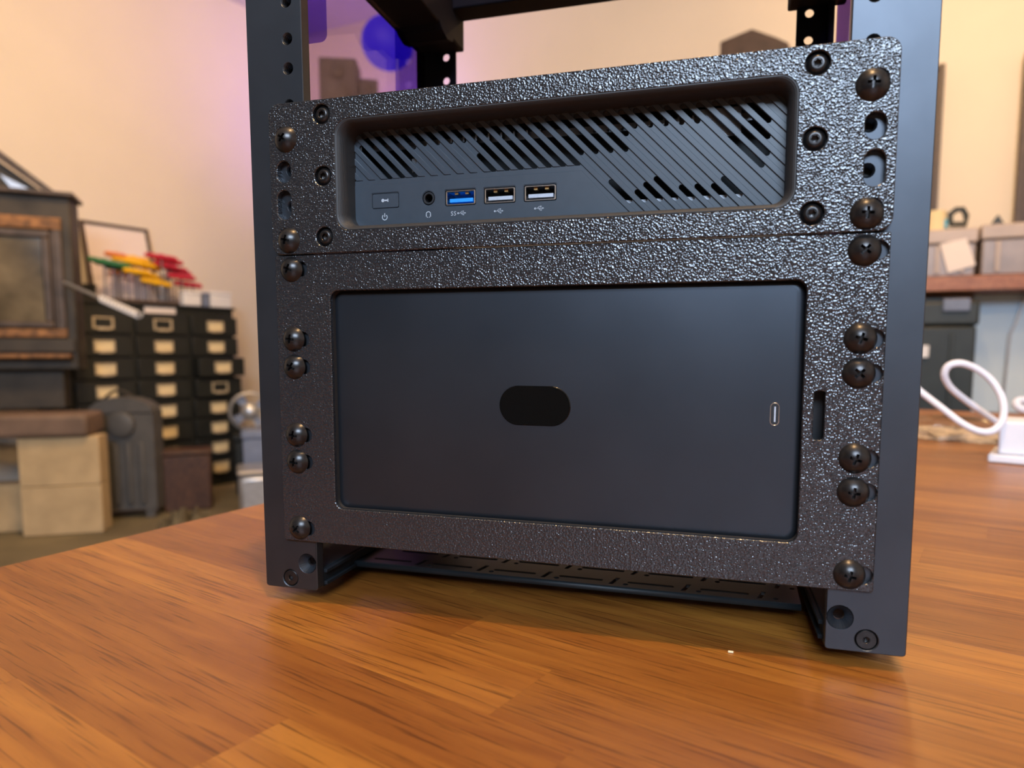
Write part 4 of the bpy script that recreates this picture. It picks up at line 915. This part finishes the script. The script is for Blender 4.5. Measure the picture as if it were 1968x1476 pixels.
g.tube([top_, fpt(sf, (1960 - 1880) * p2, -215, Zat(620, 3010))] + cc_, 6, 8); props(obj('grey_cable', g, m_alu, smooth=True), 'thin grey cable hanging under the wall shelf at the right edge', 'cable')

# ---------------------------------------------------------------- on the table, right of the rack
m_cable = mat('white_cable', (0.78, 0.76, 0.80), 0.4, noise=(60, 0.03))
def onplane(u, v, z=0.0):
    d = at(u, v, 1000) - CAM; k = (z - CAM.z) / d.z; return CAM + d * k
# white power block
c0 = onplane(1897, 889); psf = frame(c0, c0 + Vector((math.cos(math.radians(-22)), math.sin(math.radians(-22)), 0)) * 100)
pb = empty('power_block', fpt(psf, 60, -40, 0), 'white plastic power block on the table at the right edge', 'power supply')
g = G(); g.fbox(psf, 0, 190, -86, 0, 0.3, 9); obj('base_flange', g, m_white, pb, bevel=2)
g = G(); g.fbox(psf, 8, 182, -78, -8, 9.2, 46); obj('body', g, m_white, pb, bevel=3)
g = G(); g.fbox(psf, 60, 120, -60, -28, 46.2, 47.4); obj('socket_cover', g, m_greyp, pb, bevel=1)
# cable: lies behind, loops up and runs to the block
end = fpt(psf, 30, -78, 24)
W = [at(1700, 720, 800), at(1745, 735, 790), at(1778, 760, 780), at(1812, 786, 765), at(1846, 812, 752), at(1878, 828, 742), at(1905, 829, 738), at(1924, 812, 738), at(1929, 785, 742), at(1922, 757, 748), at(1903, 729, 754), at(1875, 708, 758),
     at(1845, 698, 760), at(1822, 704, 764), at(1815, 722, 768), at(1826, 744, 775), at(1850, 765, 782), at(1880, 787, 790), at(1910, 808, 798), at(1935, 824, 806), at(1955, 833, 815), at(1985, 836, 822), at(2010, 842, 815)]
def smooth_path(P, n=6):
    out = []
    for i in range(len(P) - 1):
        p0, p1, p2_, p3 = P[max(i - 1, 0)], P[i], P[i + 1], P[min(i + 2, len(P) - 1)]
        for k in range(n):
            t = k / n; out.append(0.5 * ((2 * p1) + (p2_ - p0) * t + (2 * p0 - 5 * p1 + 4 * p2_ - p3) * t * t + (3 * p1 - p0 - 3 * p2_ + p3) * t ** 3))
    return out + [P[-1]]
W.insert(0, Vector((W[0].x - 120, W[0].y + 60, 4.2)))
g = G(); g.tube(smooth_path(W), 3.9, 10); props(obj('white_cable', g, m_cable, smooth=True), 'white cable looping above the table right of the rack', 'cable')
g = G(); g.tube(smooth_path([at(2010, 800, 1000), at(1985, 792, 1000), at(1962, 786, 1000), at(1953, 776, 1005), at(1960, 769, 1010), at(1985, 772, 1010)]), 5.5, 8); props(obj('cable_end', g, m_cable, smooth=True), 'short pinkish-white cable end curling in at the right edge', 'cable')
# crinkled clear bag
m_bag = clear('clear_bag_film', (0.93, 0.92, 0.90), 0.08, 0.5)
bag = empty('plastic_bag', onplane(1838, 850), 'crinkled clear plastic bag with brown contents on table under the cable', 'bag')
random.seed(11)
bc = onplane(1835, 842); ax_ = Vector((0.9, -0.42, 0)).normalized(); ay_ = Vector((0.42, 0.9, 0)).normalized()
def blob(rx, ry, h, n1_, n2_, jit, off=Vector((0, 0, 0))):
    g = G(); vs = []
    for j in range(n2_ + 1):
        ph = j / n2_
        for i in range(n1_):
            a = 2 * PI * i / n1_; rr = math.cos(ph * PI / 2) ** 0.6 * (1 + random.uniform(-jit, jit)) if j < n2_ else 0.02
            vs.append(bc + off + ax_ * rx * rr * math.cos(a) + ay_ * ry * rr * math.sin(a) + Vector((0, 0, 0.6 + h * math.sin(ph * PI / 2) * (1 + random.uniform(-jit, jit)) if j else 0.6)))
    fs = [(j * n1_ + i, j * n1_ + (i + 1) % n1_, (j + 1) * n1_ + (i + 1) % n1_, (j + 1) * n1_ + i) for j in range(n2_) for i in range(n1_)]
    fs += [tuple(range(n1_))[::-1], tuple(range(n2_ * n1_, n2_ * n1_ + n1_))]; return g.add(vs, fs)
g = blob(92, 62, 28, 34, 8, 0.17); obj('bag_film', g, m_bag, bag)
m_cont = mat('brown_parts', (0.46, 0.34, 0.23), 0.4, noise=(90, 0.5, 4))
g = blob(74, 44, 14, 22, 5, 0.15); obj('contents', g, m_cont, bag)
# little pale chip of wood on the table in front of the rack
g = G(); c = onplane(1404, 1254); g.box(c.x - 1.0, c.x + 1.1, c.y - 0.5, c.y + 0.5, 0.05, 0.6); props(obj('wood_chip', g, m_card, bevel=0.1), 'tiny pale chip lying on the table before the rack', 'chip')
